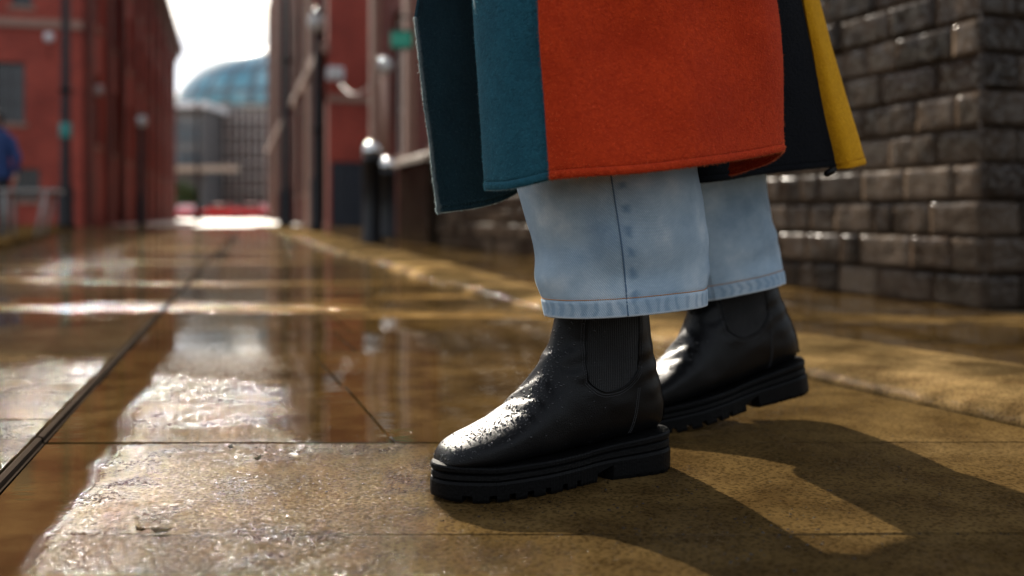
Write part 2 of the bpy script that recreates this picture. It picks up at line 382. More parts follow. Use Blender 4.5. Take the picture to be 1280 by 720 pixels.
# kerb stones: low rounded blocks following the bend
def kpt(q, lat):
    n = len(kerb_in)-1; i = min(int(q), n-1); t_ = q-i
    a = Vector(kerb_in[i]); b = Vector(kerb_in[i+1])
    ta = (Vector(kerb_in[min(i+1, n)]) - Vector(kerb_in[max(i-1, 0)])).normalized(); tb = (Vector(kerb_in[min(i+2, n)]) - Vector(kerb_in[i])).normalized()
    d = ta.lerp(tb, t_).normalized(); w = lerp(kerb_w[i], kerb_w[i+1], t_)
    p = Vector(cr(kerb_in, (n)*20+1)[min(int(round(q*20)), n*20)])
    return p + Vector((d.y, -d.x))*lat*w
KH = .035
kb = MB(); kvals = []
prof = [(0.012, -.03), (.014, .0), (.02, .008), (.05, .017), (.12, .025), (.25, .031), (.5, KH-.001), (.8, KH), (.965, KH), (.985, KH-.006), (.99, -.02)]
rk = random.Random(2)
steps = [k/20 for k in range(0, (len(kerb_in)-1)*20+1)]
for q in range(len(kerb_in)-1):
    nst = 2 if q < 7 else 4
    for s_ in range(nst):
        q0 = q + s_/nst + .004; q1 = q + (s_+1)/nst - .004
        rows = []
        for k in range(11):
            qq = q0 + (q1-q0)*k/10
            rows.append([(*kpt_, zz + (.0025*mnoise.noise(Vector((kpt_[0]*9, kpt_[1]*9, zz*30)))) ) for lat, zz in prof for kpt_ in [tuple(kpt(round(qq*20)/20 if 0 < k < 10 else qq, lat))]])
        rows = [[(p[0], p[1], p[2]) for p in r] for r in rows]
        kb.quadgrid(rows); kvals += [rk.random()]*(10*(len(prof)-1))
ko = kb.build('kerb', M['kerb'], recalc=True); tag(ko, kind='structure')
at_ = ko.data.attributes.new('slab', 'FLOAT_VECTOR', 'FACE'); at_.data.foreach_set('vector', [q for v_ in kvals for q in (v_, v_, v_)])

# footpath on the wall side: slabs behind the kerb
def kout(y):
    best = None
    for k in range(0, (len(kerb_in)-1)*20+1):
        p = kpt(k/20, 1.0)
        if best is None or abs(p.y-y) < best[0]: best = (abs(p.y-y), p.x)
    return best[1]
rf = random.Random(4)
rows_f = [.3, .9, 1.5, 2.02, 2.36, 2.52, 2.75, 3.1, 3.6, 4.2, 4.9, 5.7, 6.6, 7.6, 8.6, 9.6, 11, 12.5, 14.5, 17, 20, 24, 29, 33]
def cols_foot(i, y0, y1):
    a0, a1 = kout(y0)+.004, kout(y1)+.004
    xs = [0, rf.uniform(.5, .8), rf.uniform(1.2, 1.6), 2.4, 3.6, 6.5]
    return [(a0+q, a1+q) for q in xs]
slab_mesh('footpath', M['slab_right'], rows_f, cols_foot, z=KH-.003, seed=21, tilt=.003)
# pale footpath along the left-hand building
lf = MB(); lf.quadgrid([[(-2.9-.33*y+.0-w, y, .06 if w else .0) for w in (0, .02, 6)] for y in (4, 9, 16, 33)], smooth=False)
lf = MB(); lf.quadgrid([[(x, y, z) for x, z in ((-.40*y-1.1, -.02), (-.40*y-1.12, .055), (-.40*y-1.3, .06), (-.40*y-9, .06))] for y in (3, 9, 16, 33)], smooth=False)
o = lf.build('pavement', M['far_footpath']); tag(o, kind='structure')

# ------------------------------------------------------------------ walls with openings
def wall_face(m, o, ex, n, W_, H_, holes, rev=.22):
    """m: MB. o origin, ex along the wall, n outward; holes (x0,x1,z0,z1)"""
    ez = Vector((0, 0, 1)); o = Vector(o); ex = Vector(ex); n = Vector(n)
    xs = sorted({0, W_, *[h[0] for h in holes], *[h[1] for h in holes]}); zs = sorted({0, H_, *[h[2] for h in holes], *[h[3] for h in holes]})
    P = lambda x, z, d=0: o + ex*x + ez*z - n*d
    for x0, x1 in zip(xs, xs[1:]):
        for z0, z1 in zip(zs, zs[1:]):
            cx, cz = (x0+x1)/2, (z0+z1)/2
            if any(h[0] < cx < h[1] and h[2] < cz < h[3] for h in holes): continue
            m.quad(P(x0, z0), P(x1, z0), P(x1, z1), P(x0, z1))
    for x0, x1, z0, z1 in holes:
        m.quad(P(x0, z0), P(x0, z1), P(x0, z1, rev), P(x0, z0, rev)); m.quad(P(x1, z1), P(x1, z0), P(x1, z0, rev), P(x1, z1, rev))
        m.quad(P(x0, z1), P(x1, z1), P(x1, z1, rev), P(x0, z1, rev)); m.quad(P(x1, z0), P(x0, z0), P(x0, z0, rev), P(x1, z0, rev))
def obox(m, o, ex, n, x0, x1, z0, z1, d0, d1):
    """box on a wall: along x, up z, from depth d0 (negative = outside) to d1"""
    ez = Vector((0, 0, 1)); o = Vector(o); ex = Vector(ex); n = Vector(n)
    P = lambda x, z, d: o + ex*x + ez*z - n*d
    c = [P(x, z, d) for d in (d0, d1) for x, z in ((x0, z0), (x1, z0), (x1, z1), (x0, z1))]
    for f in ((0, 1, 2, 3), (7, 6, 5, 4), (0, 4, 5, 1), (1, 5, 6, 2), (2, 6, 7, 3), (3, 7, 4, 0)):
        m.quad(*[c[i] for i in f])
def add_window(par, o, ex, n, h, fmat, gmat, d=.12, bars=(1, 2), name='window'):
    x0, x1, z0, z1 = h; m = MB(); f = .06
    for a in ((x0+.002, x0+f, z0+.002, z1-.002), (x1-f, x1-.002, z0+.002, z1-.002), (x0+f, x1-f, z0+.002, z0+f), (x0+f, x1-f, z1-f, z1-.002)):
        obox(m, o, ex, n, *a, d, d+.07)
    for k in range(bars[0]):
        c = lerp(x0, x1, (k+1)/(bars[0]+1)); obox(m, o, ex, n, c-.02, c+.02, z0+f, z1-f, d+.01, d+.06)
    for k in range(bars[1]):
        c = lerp(z0, z1, (k+1)/(bars[1]+1)); obox(m, o, ex, n, x0+f, x1-f, c-.02, c+.02, d+.013, d+.057)
    w = m.build(name, fmat, par)
    g_ = MB(); obox(g_, o, ex, n, x0+f, x1-f, z0+f, z1-f, d+.03, d+.04); g_.build('pane', gmat, w)
    s_ = MB(); obox(s_, o, ex, n, x0-.08, x1+.08, z0-.12, z0-.003, -.06, .1); s_.build('sill', M['stone_band'], w)
    return w
X_, Y_ = Vector((1, 0, 0)), Vector((0, 1, 0))

# --- left red brick building
st_rz = math.atan(.28)
b = thing('brick_building', 'red brick building with a stone band on the left, behind the tall lamp post', 'building', (-12.5, 29, 0), st_rz)
LH, LD, LW = 13.1, 48, 12
fh = [(1.55, 2.35, 3.0, 4.75), (.0+1.35, 1.9, 6.35, 7.6), (1.15, 1.85, .8, 1.7), (3.4, 4.4, 3.0, 4.75), (3.4, 4.4, 6.35, 8.6)]
w = MB(); fo = Vector((0, 0, 0))
wall_face(w, fo, -X_, -Y_, LW, LH, fh)
shl = []
for k in range(9):
    y0 = 2.6 + k*5.0
    shl += [(y0, y0+1.5, 2.6, 4.9), (y0, y0+1.5, 6.4, 8.6), (y0, y0+1.5, 9.6, 11.4)]
shl.append((.9, 1.9, .05, 2.3))
wall_face(w, fo, Y_, X_, LD, LH, shl)
w.quad((-LW, 0, 0), (-LW, LD, 0), (-LW, LD, LH), (-LW, 0, LH)); w.quad((0, LD, 0), (-LW, LD, 0), (-LW, LD, LH), (0, LD, LH))
w.build('wall', M['brick_red'], b)
for h in fh: add_window(b, fo, -X_, -Y_, h, M['frame_dark'], M['glass_dark'])
for h in shl[:-1]: add_window(b, fo, Y_, X_, h, M['frame_dark'], M['glass_dark'])
d = MB(); obox(d, fo, Y_, X_, .95, 1.85, .06, 2.25, .1, .16); d.build('door', M['black_paint'], b)
d = MB(); obox(d, fo, -X_, -Y_, .0, LW, 5.75, 6.0, -.08, .05); d.build('stone_band', M['stone_band'], b)
d = MB()
for z0, z1, out in ((LH-1.3, LH-.95, .12), (LH-.95, LH-.5, .3), (LH-.5, LH+.05, .55)):
    d.box(-LW-.3, out, -out, LD+out, z0+.002, z1)
d.build('cornice', M['brick_brown'], b)
for k in range(10):
    p_ = MB(); obox(p_, fo, Y_, X_, .25+k*5.0, .25+k*5.0+.75, 0.002, LH-1.3, -.16, .05); p_.build('pilaster', M['brick_brown'], b)
d = MB(); d.box(-LW, -.1, .1, LD-.1, LH-.2, LH-.05); d.build('roof', M['frame_dark'], b)
p_ = MB(); p_.tube([(.12, 8.2, .1), (.12, 8.2, 11.6)], .06); p_.build('drainpipe', M['black_paint'], b)

# --- right red brick building
rb = thing('brick_building', 'red brick building with a dark blue gate and pilasters, some tinted like sunlit reveals', 'building', (-5.36, 29, 0), st_rz)
RH, RL, RW = 18, 50, 12
rh = [(2.2, 3.4, 6.5, 9.0), (.35, 1.35, .02, 1.85)]
w = MB(); fo = Vector((0, 0, 0))
gate = (.08, 1.10, .03, 1.92)
rfh = [gate, (1.9, 3.2, 4.6, 7.0), (4.4, 5.6, 4.6, 7.0)]
wall_face(w, fo, X_, -Y_, RW, RH, rfh)
rsh = []
for k in range(8):
    y0 = 2.2 + k*6.0
    rsh += [(y0, y0+2.2, 1.2, 4.4), (y0, y0+2.2, 6.2, 9.2), (y0, y0+2.2, 11, 14)]
wall_face(w, fo, Y_, -X_, RL, RH, rsh)
w.quad((RW, 0, 0), (RW, RL, 0), (RW, RL, RH), (RW, 0, RH)); w.quad((0, RL, 0), (RW, RL, 0), (RW, RL, RH), (0, RL, RH))
w.build('wall', M['brick_red'], rb)
for h in rfh[1:]: add_window(rb, fo, X_, -Y_, h, M['frame_dark'], M['glass_dark'])
for h in rsh: add_window(rb, fo, Y_, -X_, h, M['frame_pale'], M['glass_dark'])
d = MB(); obox(d, fo, X_, -Y_, gate[0]+.01, .585, .04, 1.9, .03, .1); obox(d, fo, X_, -Y_, .595, gate[1]-.01, .04, 1.9, .03, .1); d.build('gate', M['blue_black'], rb)
for k in range(9):
    p_ = MB(); y0 = 5.2+k*5.2; obox(p_, fo, Y_, -X_, y0, y0+.9, .002, RH-2, -.22, .05); p_.build('pilaster', M['stone_band'] if k % 3 == 0 else M['brick_brown'], rb)  # every third one buff, painting in sunlit window reveals
d = MB(); obox(d, fo, X_, -Y_, 0, RW, 3.65, 3.85, -.07, .05); obox(d, fo, Y_, -X_, 0, RL, 5.1, 5.4, -.26, .05); d.build('stone_band', M['stone_band'], rb)
d = MB(); d.box(-.4, RW, -.4, RL, RH, RH+.5); d.build('cornice', M['stone_band'], rb)
p_ = MB(); p_.tube([(-.1, .42, .1), (-.1, .42, 15)], .07); p_.build('drainpipe', M['black_paint'], rb)
p_ = MB(); p_.tube([(1.55, -.1, .1), (1.55, -.1, 15)], .07); p_.build('drainpipe', M['black_paint'], rb)

# --- dark wet brick wall beside the walker
M['wet_brick'] = None
t = NT('wet_dark_brick'); p = t.obj(); a_ = t.n('ShaderNodeAttribute', attribute_name='slab'); sv = t.xyz(a_.outputs['Vector'])
nb = t.noise(p, 6, 6, .65); nf = t.noise(p, 55, 5, .7); ng = t.noise(p, 260, 3, .7)
c = t.ramp(sv[0], [(0, (.034, .024, .017)), (.45, (.082, .058, .040)), (.8, (.145, .105, .073)), (1, (.06, .038, .025))])
c = t.mix(t.sstep(nb, .35, .7), c, t.mix(1.0, c, (.5, .48, .46), 'MULTIPLY'))
c = t.mix(t.sstep(nf, .58, .74), c, (.14, .095, .057))
hh = t.math('ADD', t.math('MULTIPLY', nf, 1.0), t.math('ADD', t.math('MULTIPLY', nb, 2.2), t.math('MULTIPLY', ng, .3)))
M['wet_brick'] = t.done(t.bsdf(c, t.math('MULTIPLY_ADD', nb, .45, .16, clamp=True), t.bump(hh, .9, .006), Coat_Weight=t.math('MULTIPLY', t.sstep(nf, .40, .62), .6), Coat_Roughness=.20, Specular_IOR_Level=.0))
M['mortar'] = simple('dark_mortar', (.05, .036, .026), .7, bump=.8, bsc=90)
wr = math.atan(.325)
bw = thing('brick_wall', 'dark wet rough brick wall with glinting ledges beside the footpath', 'wall', (1.505, 3.158, .032), wr)
rb_ = random.Random(31)
bm_ = MB(); bvals = []
CHT = .117
def rough_brick(o, ex, n, x0, x1, z0, z1, out, seed):
    """one worn brick: a front grid that bulges and is chipped at the arrises"""
    ez = Vector((0, 0, 1)); nx = max(3, int((x1-x0)/.018)); nz = 9
    rows = []
    for j in range(-1, nz+2):
        r = []
        for i in range(-1, nx+2):
            ii = min(max(i, 0), nx); jj = min(max(j, 0), nz)
            s_, t_ = ii/nx, jj/nz
            xx, zz = lerp(x0, x1, s_), lerp(z0, z1, t_)
            edge = (ii in (0, nx)) + (jj in (0, nz)); 
            nn = mnoise.noise(Vector((xx*14+seed, zz*14, seed*1.7)))*.0035 + mnoise.noise(Vector((xx*40, zz*40+seed, seed)))*.002
            dep = out + nn - .002*edge - (.008*((t_-.84)/.16)**2 if t_ > .84 else 0) + .0015*mnoise.noise(Vector((xx*9, zz*5, seed*.3)))
            jx = .0018*mnoise.noise(Vector((xx*20, zz*20, seed+4))); jz = .002*mnoise.noise(Vector((xx*17, zz*20, seed+9)))
            if i in (-1, nx+1) or j in (-1, nz+1): dep = -.02
            r.append(o + ex*(xx+jx) + ez*(zz+jz) + n*dep)
        rows.append(r)
    bm_.quadgrid(rows); 
    return (len(rows)-1)*(len(rows[0])-1)
NC = 26; WL = 7.2
for c_ in range(NC):
    z0 = c_*CHT + .003; z1 = (c_+1)*CHT - .005
    crs_out = rb_.uniform(0, .016) + (.016 if c_ in (0, 1) else .008 if c_ in (2, 3) else 0)
    ledge = 0
    x = rb_.uniform(0, .02) if c_ % 2 else 0.0
    first = True
    while x < WL:
        L_ = rb_.choice([.11, .16, .19, .23, .23, .28]) if not first else (.12 if c_ % 2 else .23)
        x1_ = min(x+L_, WL)
        out = crs_out + rb_.uniform(-.004, .005)
        if c_ == 8 and .7 < x < 1.7: out += .03                  # a run of proud headers
        if c_ in (5, 6) and x < .45: out -= .012
        k = rough_brick(Vector((0, 0, 0)), Y_, -X_, x+.003, x1_-.003, z0, z1, out, c_*31+x*7)
        bvals += [rb_.random()]*k
        x = x1_; first = False
    x = 0.0; first = True
    while x < 1.6:                                             # the end of the wall, turned towards the viewer
        L_ = rb_.choice([.11, .19, .23]) if not first else (.23 if c_ % 2 else .12)
        k = rough_brick(Vector((0, 0, 0)), X_, -Y_, x-(.012 if first else -.004), x+L_-.005, z0, z1, crs_out + rb_.uniform(-.005, .006), c_*17+x*5+3)
        bvals += [rb_.random()*.5]*k  # end face kept to darker tones, its shade put into the colour
        x += L_; first = False
o = bm_.build('bricks', M['wet_brick'], bw)
at_ = o.data.attributes.new('slab', 'FLOAT_VECTOR', 'FACE'); at_.data.foreach_set('vector', [q for v_ in bvals for q in (v_, v_, v_)])
d = MB(); d.box(.013, 1.6, .013, WL, -.03, NC*CHT); d.build('mortar_bed', M['mortar'], bw)
d = MB(); d.box(-.07, 1.62, -.07, WL+.05, NC*CHT+.002, NC*CHT+.12, .01); d.build('coping', M['stone_band'], bw)

# lower dark plinth wall with sloped coping, further along
pw = thing('low_wall', 'low dark stone wall with sunlit sloping coping past the end of the brick wall', 'wall', (-.85, 10.05, .03), wr)
d = MB(); d.box(0, .5, 0, 1.5, 0, .88); d.build('masonry', M['wet_brick'], pw)
d = MB(); d.quadgrid([[(-.06, y, .86), (-.06, y, .92), (.25, y, 1.02), (.56, y, .92), (.56, y, .86)] for y in (-.05, 1.55)], smooth=False, cap0=True); d.build('coping', M['stone_pale'], pw)

# ------------------------------------------------------------------ far glass-domed building
M['glass_blue'] = None
t = NT('blue_roof_glass'); o_ = t.xyz(t.obj()); ang = t.math('ARCTAN2', o_[1], o_[0])
grid = t.math('MAXIMUM', t.sstep(t.math('PINGPONG', t.math('MULTIPLY', ang, 5.0), .5), .34, .40), t.sstep(t.math('PINGPONG', t.math('MULTIPLY', o_[2], .30), .5), .36, .41))
nn = t.noise(t.obj(), .35, 4)
c = t.mix(grid, t.ramp(nn, [(.3, (.07, .22, .30)), (.55, (.14, .36, .45)), (.75, (.40, .56, .62))]), (.10, .15, .18))
M['glass_blue'] = t.done(t.bsdf(c, .18, Specular_IOR_Level=.6))
t = NT('grey_curtain_glass'); o_ = t.xyz(t.obj()); ang = t.math('ARCTAN2', o_[1], o_[0])
grid = t.math('MAXIMUM', t.sstep(t.math('PINGPONG', t.math('MULTIPLY', ang, 8.0), .5), .42, .46), t.sstep(t.math('PINGPONG', t.math('MULTIPLY', o_[2], .29), .5), .40, .45))
c = t.mix(grid, t.ramp(t.noise(t.obj(), .25, 3), [(.35, (.05, .08, .10)), (.65, (.16, .2, .23))]), (.20, .19, .18))
M['glass_grey'] = t.done(t.bsdf(c, .3))
M['far_concrete'] = simple('pale_concrete', (.5, .47, .43), .7, sc_=.3)
M['far_tower'] = simple('buff_cladding', (.10, .095, .095), .7, sc_=.4)
M['far_brown'] = simple('brown_cladding', (.10, .07, .06), .6, sc_=.4)
DD = 150.0; dc = Vector(((352-640)/F*DD, DD+10, 0))
gb = thing('glass_building', 'far off round building with a blue glass dome roof at the end of the street', 'building', dc)
zr = lambda py: (CH - (py-HY)/F*DD)*1.06
R0 = 156/F*DD
d = MB(); prof_ = [(R0*math.cos(a), zr(146) + (zr(58)-zr(146))*math.sin(a)) for a in [k/14*math.pi/2 for k in range(14)]] + [(.05, zr(58))]
d.lathe(prof_, n=96); d.build('dome', M['glass_blue'], gb)
d = MB(); d.lathe([(R0*.97, 0), (R0*.97, zr(150))], n=96); d.build('curtain_wall', M['glass_grey'], gb)
d = MB(); d.lathe([(R0*.98, zr(151)), (R0*1.01, zr(150)), (R0*1.01, zr(146.5)), (R0*.98, zr(146))], n=96); d.build('parapet', M['far_concrete'], gb)
d = MB(); d.lathe([(R0*.975, zr(216)), (R0*1.01, zr(215)), (R0*1.01, zr(208)), (R0*.975, zr(207))], n=96); d.build('canopy', M['stone_pale'], gb)
for z_ in (158, 182):
    d = MB(); d.lathe([(R0*.975, zr(z_+3)), (R0*.99, zr(z_+2)), (R0*.99, zr(z_-1)), (R0*.975, zr(z_-1.5))], n=96); d.build('floor_band', M['far_brown'], gb)
d = MB(); d.tube([(-8, -2, zr(80)), (-8, -2, zr(44))], .18); d.tube([(-8.9, -2, zr(50)), (-7.1, -2, zr(50))], .12); d.build('mast', M['frame_dark'], gb)
# brown block under scaffolding in front of the dome
sb = thing('scaffolded_block', 'brown block wrapped in a grid of scaffolding in front of the glass dome', 'building', (0, 0, 0))
D2 = 128.0; zr2 = lambda py: CH - (py-HY)/F*D2; xr2 = lambda px: (px-640)/F*D2
d = MB(); d.box(xr2(276), xr2(352), D2, D2+9, 0, zr2(139)); d.build('wall', M['far_brown'], sb)
d = MB(); d.box(xr2(266), xr2(280), D2+1, D2+9, 0, zr2(126)); d.build('stair_tower', M['far_tower'], sb)
s_ = MB()
for k in range(10):
    x = lerp(xr2(277), xr2(350), k/9); s_.tube([(x, D2-.9, 0), (x, D2-.9, zr2(137))], .09, 6)
for k in range(8):
    z = 1.8*(k+1); s_.tube([(xr2(276), D2-.9, z), (xr2(351), D2-.9, z)], .09, 6)
s_.build('scaffolding', M['frame_pale'], sb)
for k in range(6):
    q = MB(); z = 2.0*(k+1); q.box(xr2(276), xr2(351), D2-.85, D2-.05, z-.1, z); q.build('walkway', M['far_brown'], sb)
# low pale shopfront left of it
ss = thing('grey_office_block', 'grey glazed office block left of the scaffolding beneath the blue dome', 'building', (0, 0, 0))
D3 = 120.; zr3 = lambda py: CH - (py-HY)/F*D3; xr3 = lambda px: (px-640)/F*D3
d = MB(); d.box(xr3(200), xr3(256), D3, D3+8, 0, zr3(136)); d.build('wall', M['far_tower'], ss)
for r_ in range(4):
    for c_ in range(4):
        q = MB(); xa = lerp(xr3(202), xr3(255), c_/4); xb = lerp(xr3(202), xr3(255), (c_+1)/4)-.35; za = lerp(zr3(205), zr3(142), r_/4); zb = lerp(zr3(205), zr3(142), (r_+1)/4)-.3
        q.box(xa, xb, D3-.06, D3+.1, za, zb); q.build('window', M['glass_grey'], ss)
d = MB(); d.box(xr3(198), xr3(262), D3-1.2, D3+8.2, zr3(135.5), zr3(128)); d.build('roof', M['white_plastic'], ss)
d = MB(); d.box(xr3(200), xr3(300), D3-1.8, D3-.1, zr3(215), zr3(208)); d.build('awning', M['stone_pale'], ss)

# ------------------------------------------------------------------ street furniture
def lamp_post(base, h, r, label, globe=True, band=None, group='lamp posts along the street', arm=False, foot=1.6):
    o = thing('lamp_post', label, 'lamp post', base, 0, group)
    d = MB(); d.lathe([(r*foot*1.15, 0), (r*foot*1.15, .12), (r*foot, .16), (r*foot, .95), (r*1.15, 1.05), (r, 1.1), (r*.8, h)], n=20); d.build('post', M['black_paint'], o)
    d = MB(); d.lathe([(r*1.3, h*.5), (r*1.45, h*.5+.05), (r*1.3, h*.5+.1)], n=20); d.build('collar', M['black_paint'], o)
    if globe:
        d = MB(); d.lathe([(.06, h), (.09, h+.03), (.15, h+.1), (.17, h+.2), (.14, h+.31), (.08, h+.36), (.01, h+.37)], n=24); g_ = d.build('globe', M['globe_white'], o)
        d = MB(); d.lathe([(.10, h+.345), (.11, h+.37), (.05, h+.42), (.01, h+.46)], n=20); d.build('finial', M['black_paint'], o)
    if band is not None:
        d = MB(); d.lathe([(r*1.12, band-.18), (r*1.2, band-.16), (r*1.2, band+.16), (r*1.12, band+.18)], n=20); d.build('band', M['teal_band'], o)
    return o
lamp_post(Vector(((82-640)/F*24, 24, .03)), 6.6, .115, 'tall black lamp post with a teal band in front of the left brick building', True, CH-(165-HY)/F*24)
q = gp(396, 292); lamp_post((q.x, q.y, .02), 3.75, .075, 'black lamp post with pale globe by the blue gate of the right building')
lamp_post(((157-640)/F*31+.5, 31, .0), 3.1, .07, 'short lamp post with round globe beside the long side of the left building')
q = Vector(((357-640)/F*27, 27, 0)); lamp_post(q, 9, .12, 'thick black post against the pilasters of the right building', False, foot=1.5)
lamp_post(((247-640)/F*62, 62, 0), 7.0, .11, 'distant slim lamp post in the bright gap at the street end', True)

def bollard(loc, label, h=1.03):
    o = thing('bollard', label, 'bollard', loc, 0, 'bollards on the footpath')
    d = MB(); d.lathe([(.115, 0), (.115, .05), (.098, .07), (.098, h-.16), (.108, h-.15), (.108, h-.11), (.098, h-.10), (.096, h-.05)], n=28); d.build('post', M['black_paint'], o)
    d = MB(); d.lathe([(.100, h-.05), (.104, h-.03), (.098, h+.0), (.075, h+.04), (.04, h+.062), (.01, h+.068)], n=28); d.build('cap', M['steel'], o)
    d = MB(); d.lathe([(.14, -.01), (.14, .012), (.118, .02)], n=28); d.build('base', M['iron'], o)
    return o
q = gp(465, 305, .03); bollard((q.x, q.y, .03), 'black cast bollard with a shining rounded cap, nearer of the two')
q = gp(479, 301, .03); bollard((q.x, q.y+.5, .03), 'black cast bollard half hidden behind the nearer one', .97)

# wall lamp on its bracket, flood light, alarm box, green sign, cable
def wl(loc, label, name='wall_lamp'):
    o = thing(name, label, 'lamp', loc, wr)
    d = MB(); d.tube([(0, 0, -1.0), (0, 0, 0)], .045, 10); d.build('bracket', M['stone_band'], o)
    d = MB(); d.lathe([(.02, 0), (.07, .02), (.095, .09), (.08, .17), (.02, .21)], n=20); d.build('globe', M['globe_white'], o)
    return o
wl(at(481, 92, 12.5), 'small round lamp on a short pipe above the bollards')
fl = thing('flood_light', 'small white flood light box on the red wall above the gate', 'light', at(419, 93, 28.7), st_rz)
d = MB(); d.box(-.24, .24, -.12, .08, -.18, .2, .03); d.build('housing', M['white_plastic'], fl)
d = MB(); d.tube([(0, .05, 0), (0, .22, -.02)], .05); d.build('bracket', M['black_paint'], fl)
d = MB(); d.box(-.19, .19, -.13, -.121, -.13, .15); d.build('lens', M['headlight'], fl)
q = Vector(((62-640)/F*28.3, 28.25, CH-(47-HY)/F*28.3))
al = thing('alarm_box', 'round white alarm box high on the left brick front', 'alarm', q, st_rz)
m_ = MB(); rows = [[(r_*math.cos(2*math.pi*j/20), y_, r_*math.sin(2*math.pi*j/20)) for j in range(20)] for r_, y_ in ((.13, .08), (.14, .0), (.12, -.07), (.06, -.1))]; m_.quadgrid(rows, True, cap0=True, cap1=True); m_.build('cover', M['white_plastic'], al)
m_ = MB(); m_.tube([(0, .06, -.14), (0, .06, -.6)], .02); m_.build('conduit', M['black_paint'], al)
for px_, py_, dd_, lb in ((123, 113, 32.5, 'round bulkhead lamp high on the shaded side of the left building'),):
    o = thing('bulkhead_lamp', lb, 'lamp', at(px_, py_, dd_), st_rz)
    m_ = MB(); rows = [[(x_, r_*math.cos(2*math.pi*j/20), r_*math.sin(2*math.pi*j/20)) for j in range(20)] for r_, x_ in ((.16, -.12), (.17, .02), (.14, .1), (.05, .14))]; m_.quadgrid(rows, True, cap0=True, cap1=True); m_.build('lens', M['globe_white'], o)
    m_ = MB(); m_.box(-.55, -.12, -.06, .06, -.06, .06); m_.build('arm', M['black_paint'], o)
gs = thing('hanging_sign', 'green projecting sign on a dark bracket behind the coat edge', 'sign', at(503, 50, 14), 0)
m_ = MB(); m_.box(-.16, .14, -.05, .05, -.12, .12, .02); m_.build('panel', M['green_sign'], gs)
m_ = MB(); m_.tube([(-.02, 0, .12), (-.02, 0, .32), (.5, 0, .32)], .02); m_.build('bracket', M['black_paint'], gs)
for za in (-.135, .122):
    m_ = MB(); m_.box(-.17, .15, -.058, .058, za, za+.013); m_.build('frame_rail', M['black_paint'], gs)
# tall dark building that carries the sign, behind the low wall
hb = thing('brick_building', 'dark red brick building with stone piers behind the low wall and bollards', 'building', (-.55, 13.2, 0), wr)
hh_ = [(1.0, 2.2, 1.4, 4.0), (4.2, 5.4, 1.4, 4.0)]
w = MB(); wall_face(w, (0, 0, 0), Y_, -X_, 7.5, 11, hh_); wall_face(w, (0, 0, 0), X_, -Y_, 9, 11, [])
w.quad((9, 0, 0), (9, 7.5, 0), (9, 7.5, 11), (9, 0, 11)); w.quad((0, 7.5, 0), (9, 7.5, 0), (9, 7.5, 11), (0, 7.5, 11))
w.build('wall', M['brick_brown'], hb)
for h in hh_: add_window(hb, (0, 0, 0), Y_, -X_, h, M['frame_pale'], M['glass_dark'])
for k in range(3):
    p_ = MB(); obox(p_, (0, 0, 0), Y_, -X_, .1+k*3.2, .1+k*3.2+.35, .002, 10.8, -.16, .03); p_.build('pier', M['stone_band'], hb)
d = MB(); d.box(-.4, 9, -.3, 7.7, 11, 11.4); d.build('cornice', M['stone_band'], hb)
cb = MB(); A_ = at(420, 95, 28.6); B_ = at(486, 78, 15)
cb.tube([A_.lerp(B_, k/12) - Vector((0, 0, .5*math.sin(math.pi*k/12))) for k in range(13)], .012, 6)
tag(cb.build('cable', M['black_paint']), 'thin dark cable sagging between the flood light and the sign building', 'cable')

# red cars at the end of the street
def car(loc, rz, label):
    o = thing('parked_car', label, 'car', loc, rz, 'red cars parked at the street end')
    prof_ = [(-2.05, .35), (-2.1, .62), (-2.0, .86), (-1.45, .95), (-.95, 1.42), (.45, 1.45), (1.15, 1.0), (1.9, .84), (2.08, .6), (2.05, .33)]
    m = MB(); m.quadgrid([[(x, y, z + (0 if z < .97 or abs(y) < .7 else -.06)) for x, z in prof_] for y in (-.84, -.76, 0, .76, .84)], smooth=True)
    for y, sg in ((-.84, 1), (.84, -1)):
        k = len(m.v); m.v += [(x, y, z - (0 if z < .97 else .06)) for x, z in prof_]; m.f.append(tuple(range(k, k+len(prof_)))[::sg]); m.sm.append(False)
    body = m.build('body', M['car_red'], o)
    for y in (-.845, .845):
        m = MB(); s_ = .012 if y > 0 else -.012
        m.box(-1.2, .7, min(y, y+s_), max(y, y+s_), .97, 1.33); m.build('side_window', M['glass_dark'], o)
    m = MB(); m.quad((.5, -.68, 1.44), (1.12, -.72, 1.03), (1.12, .72, 1.03), (.5, .68, 1.44))
    for i in range(4): x, y, z = m.v[i]; m.v[i] = (x+.03, y, z+.02)
    m.build('windscreen', M['glass_dark'], o)
    for x in (-1.3, 1.3):
        for y in (-.8, .8):
            m = MB(); rows = [[(x+r_*math.cos(2*math.pi*j/20), y+yy, .32+r_*math.sin(2*math.pi*j/20)) for j in range(20)] for r_, yy in ((.22, -.1), (.32, -.09), (.32, .09), (.22, .1))]
            m.quadgrid(rows, True, cap0=True, cap1=True); wh = m.build('wheel', M['tyre'], o)
    for y in (-.62, .62):
        m = MB(); m.box(2.0, 2.1, y-.15, y+.15, .6, .74, .02); m.build('headlight', M['headlight'], o)
    return o
car(((317-640)/F*92, 92, 0), math.radians(168), 'red car, rightmost, broadside to the street end')
car(((276-640)/F*95, 95, 0), math.radians(183), 'red car, middle one, below the scaffolding')
car(((236-640)/F*99, 99, 0), math.radians(95), 'red car seen end on, nearest the green bush')

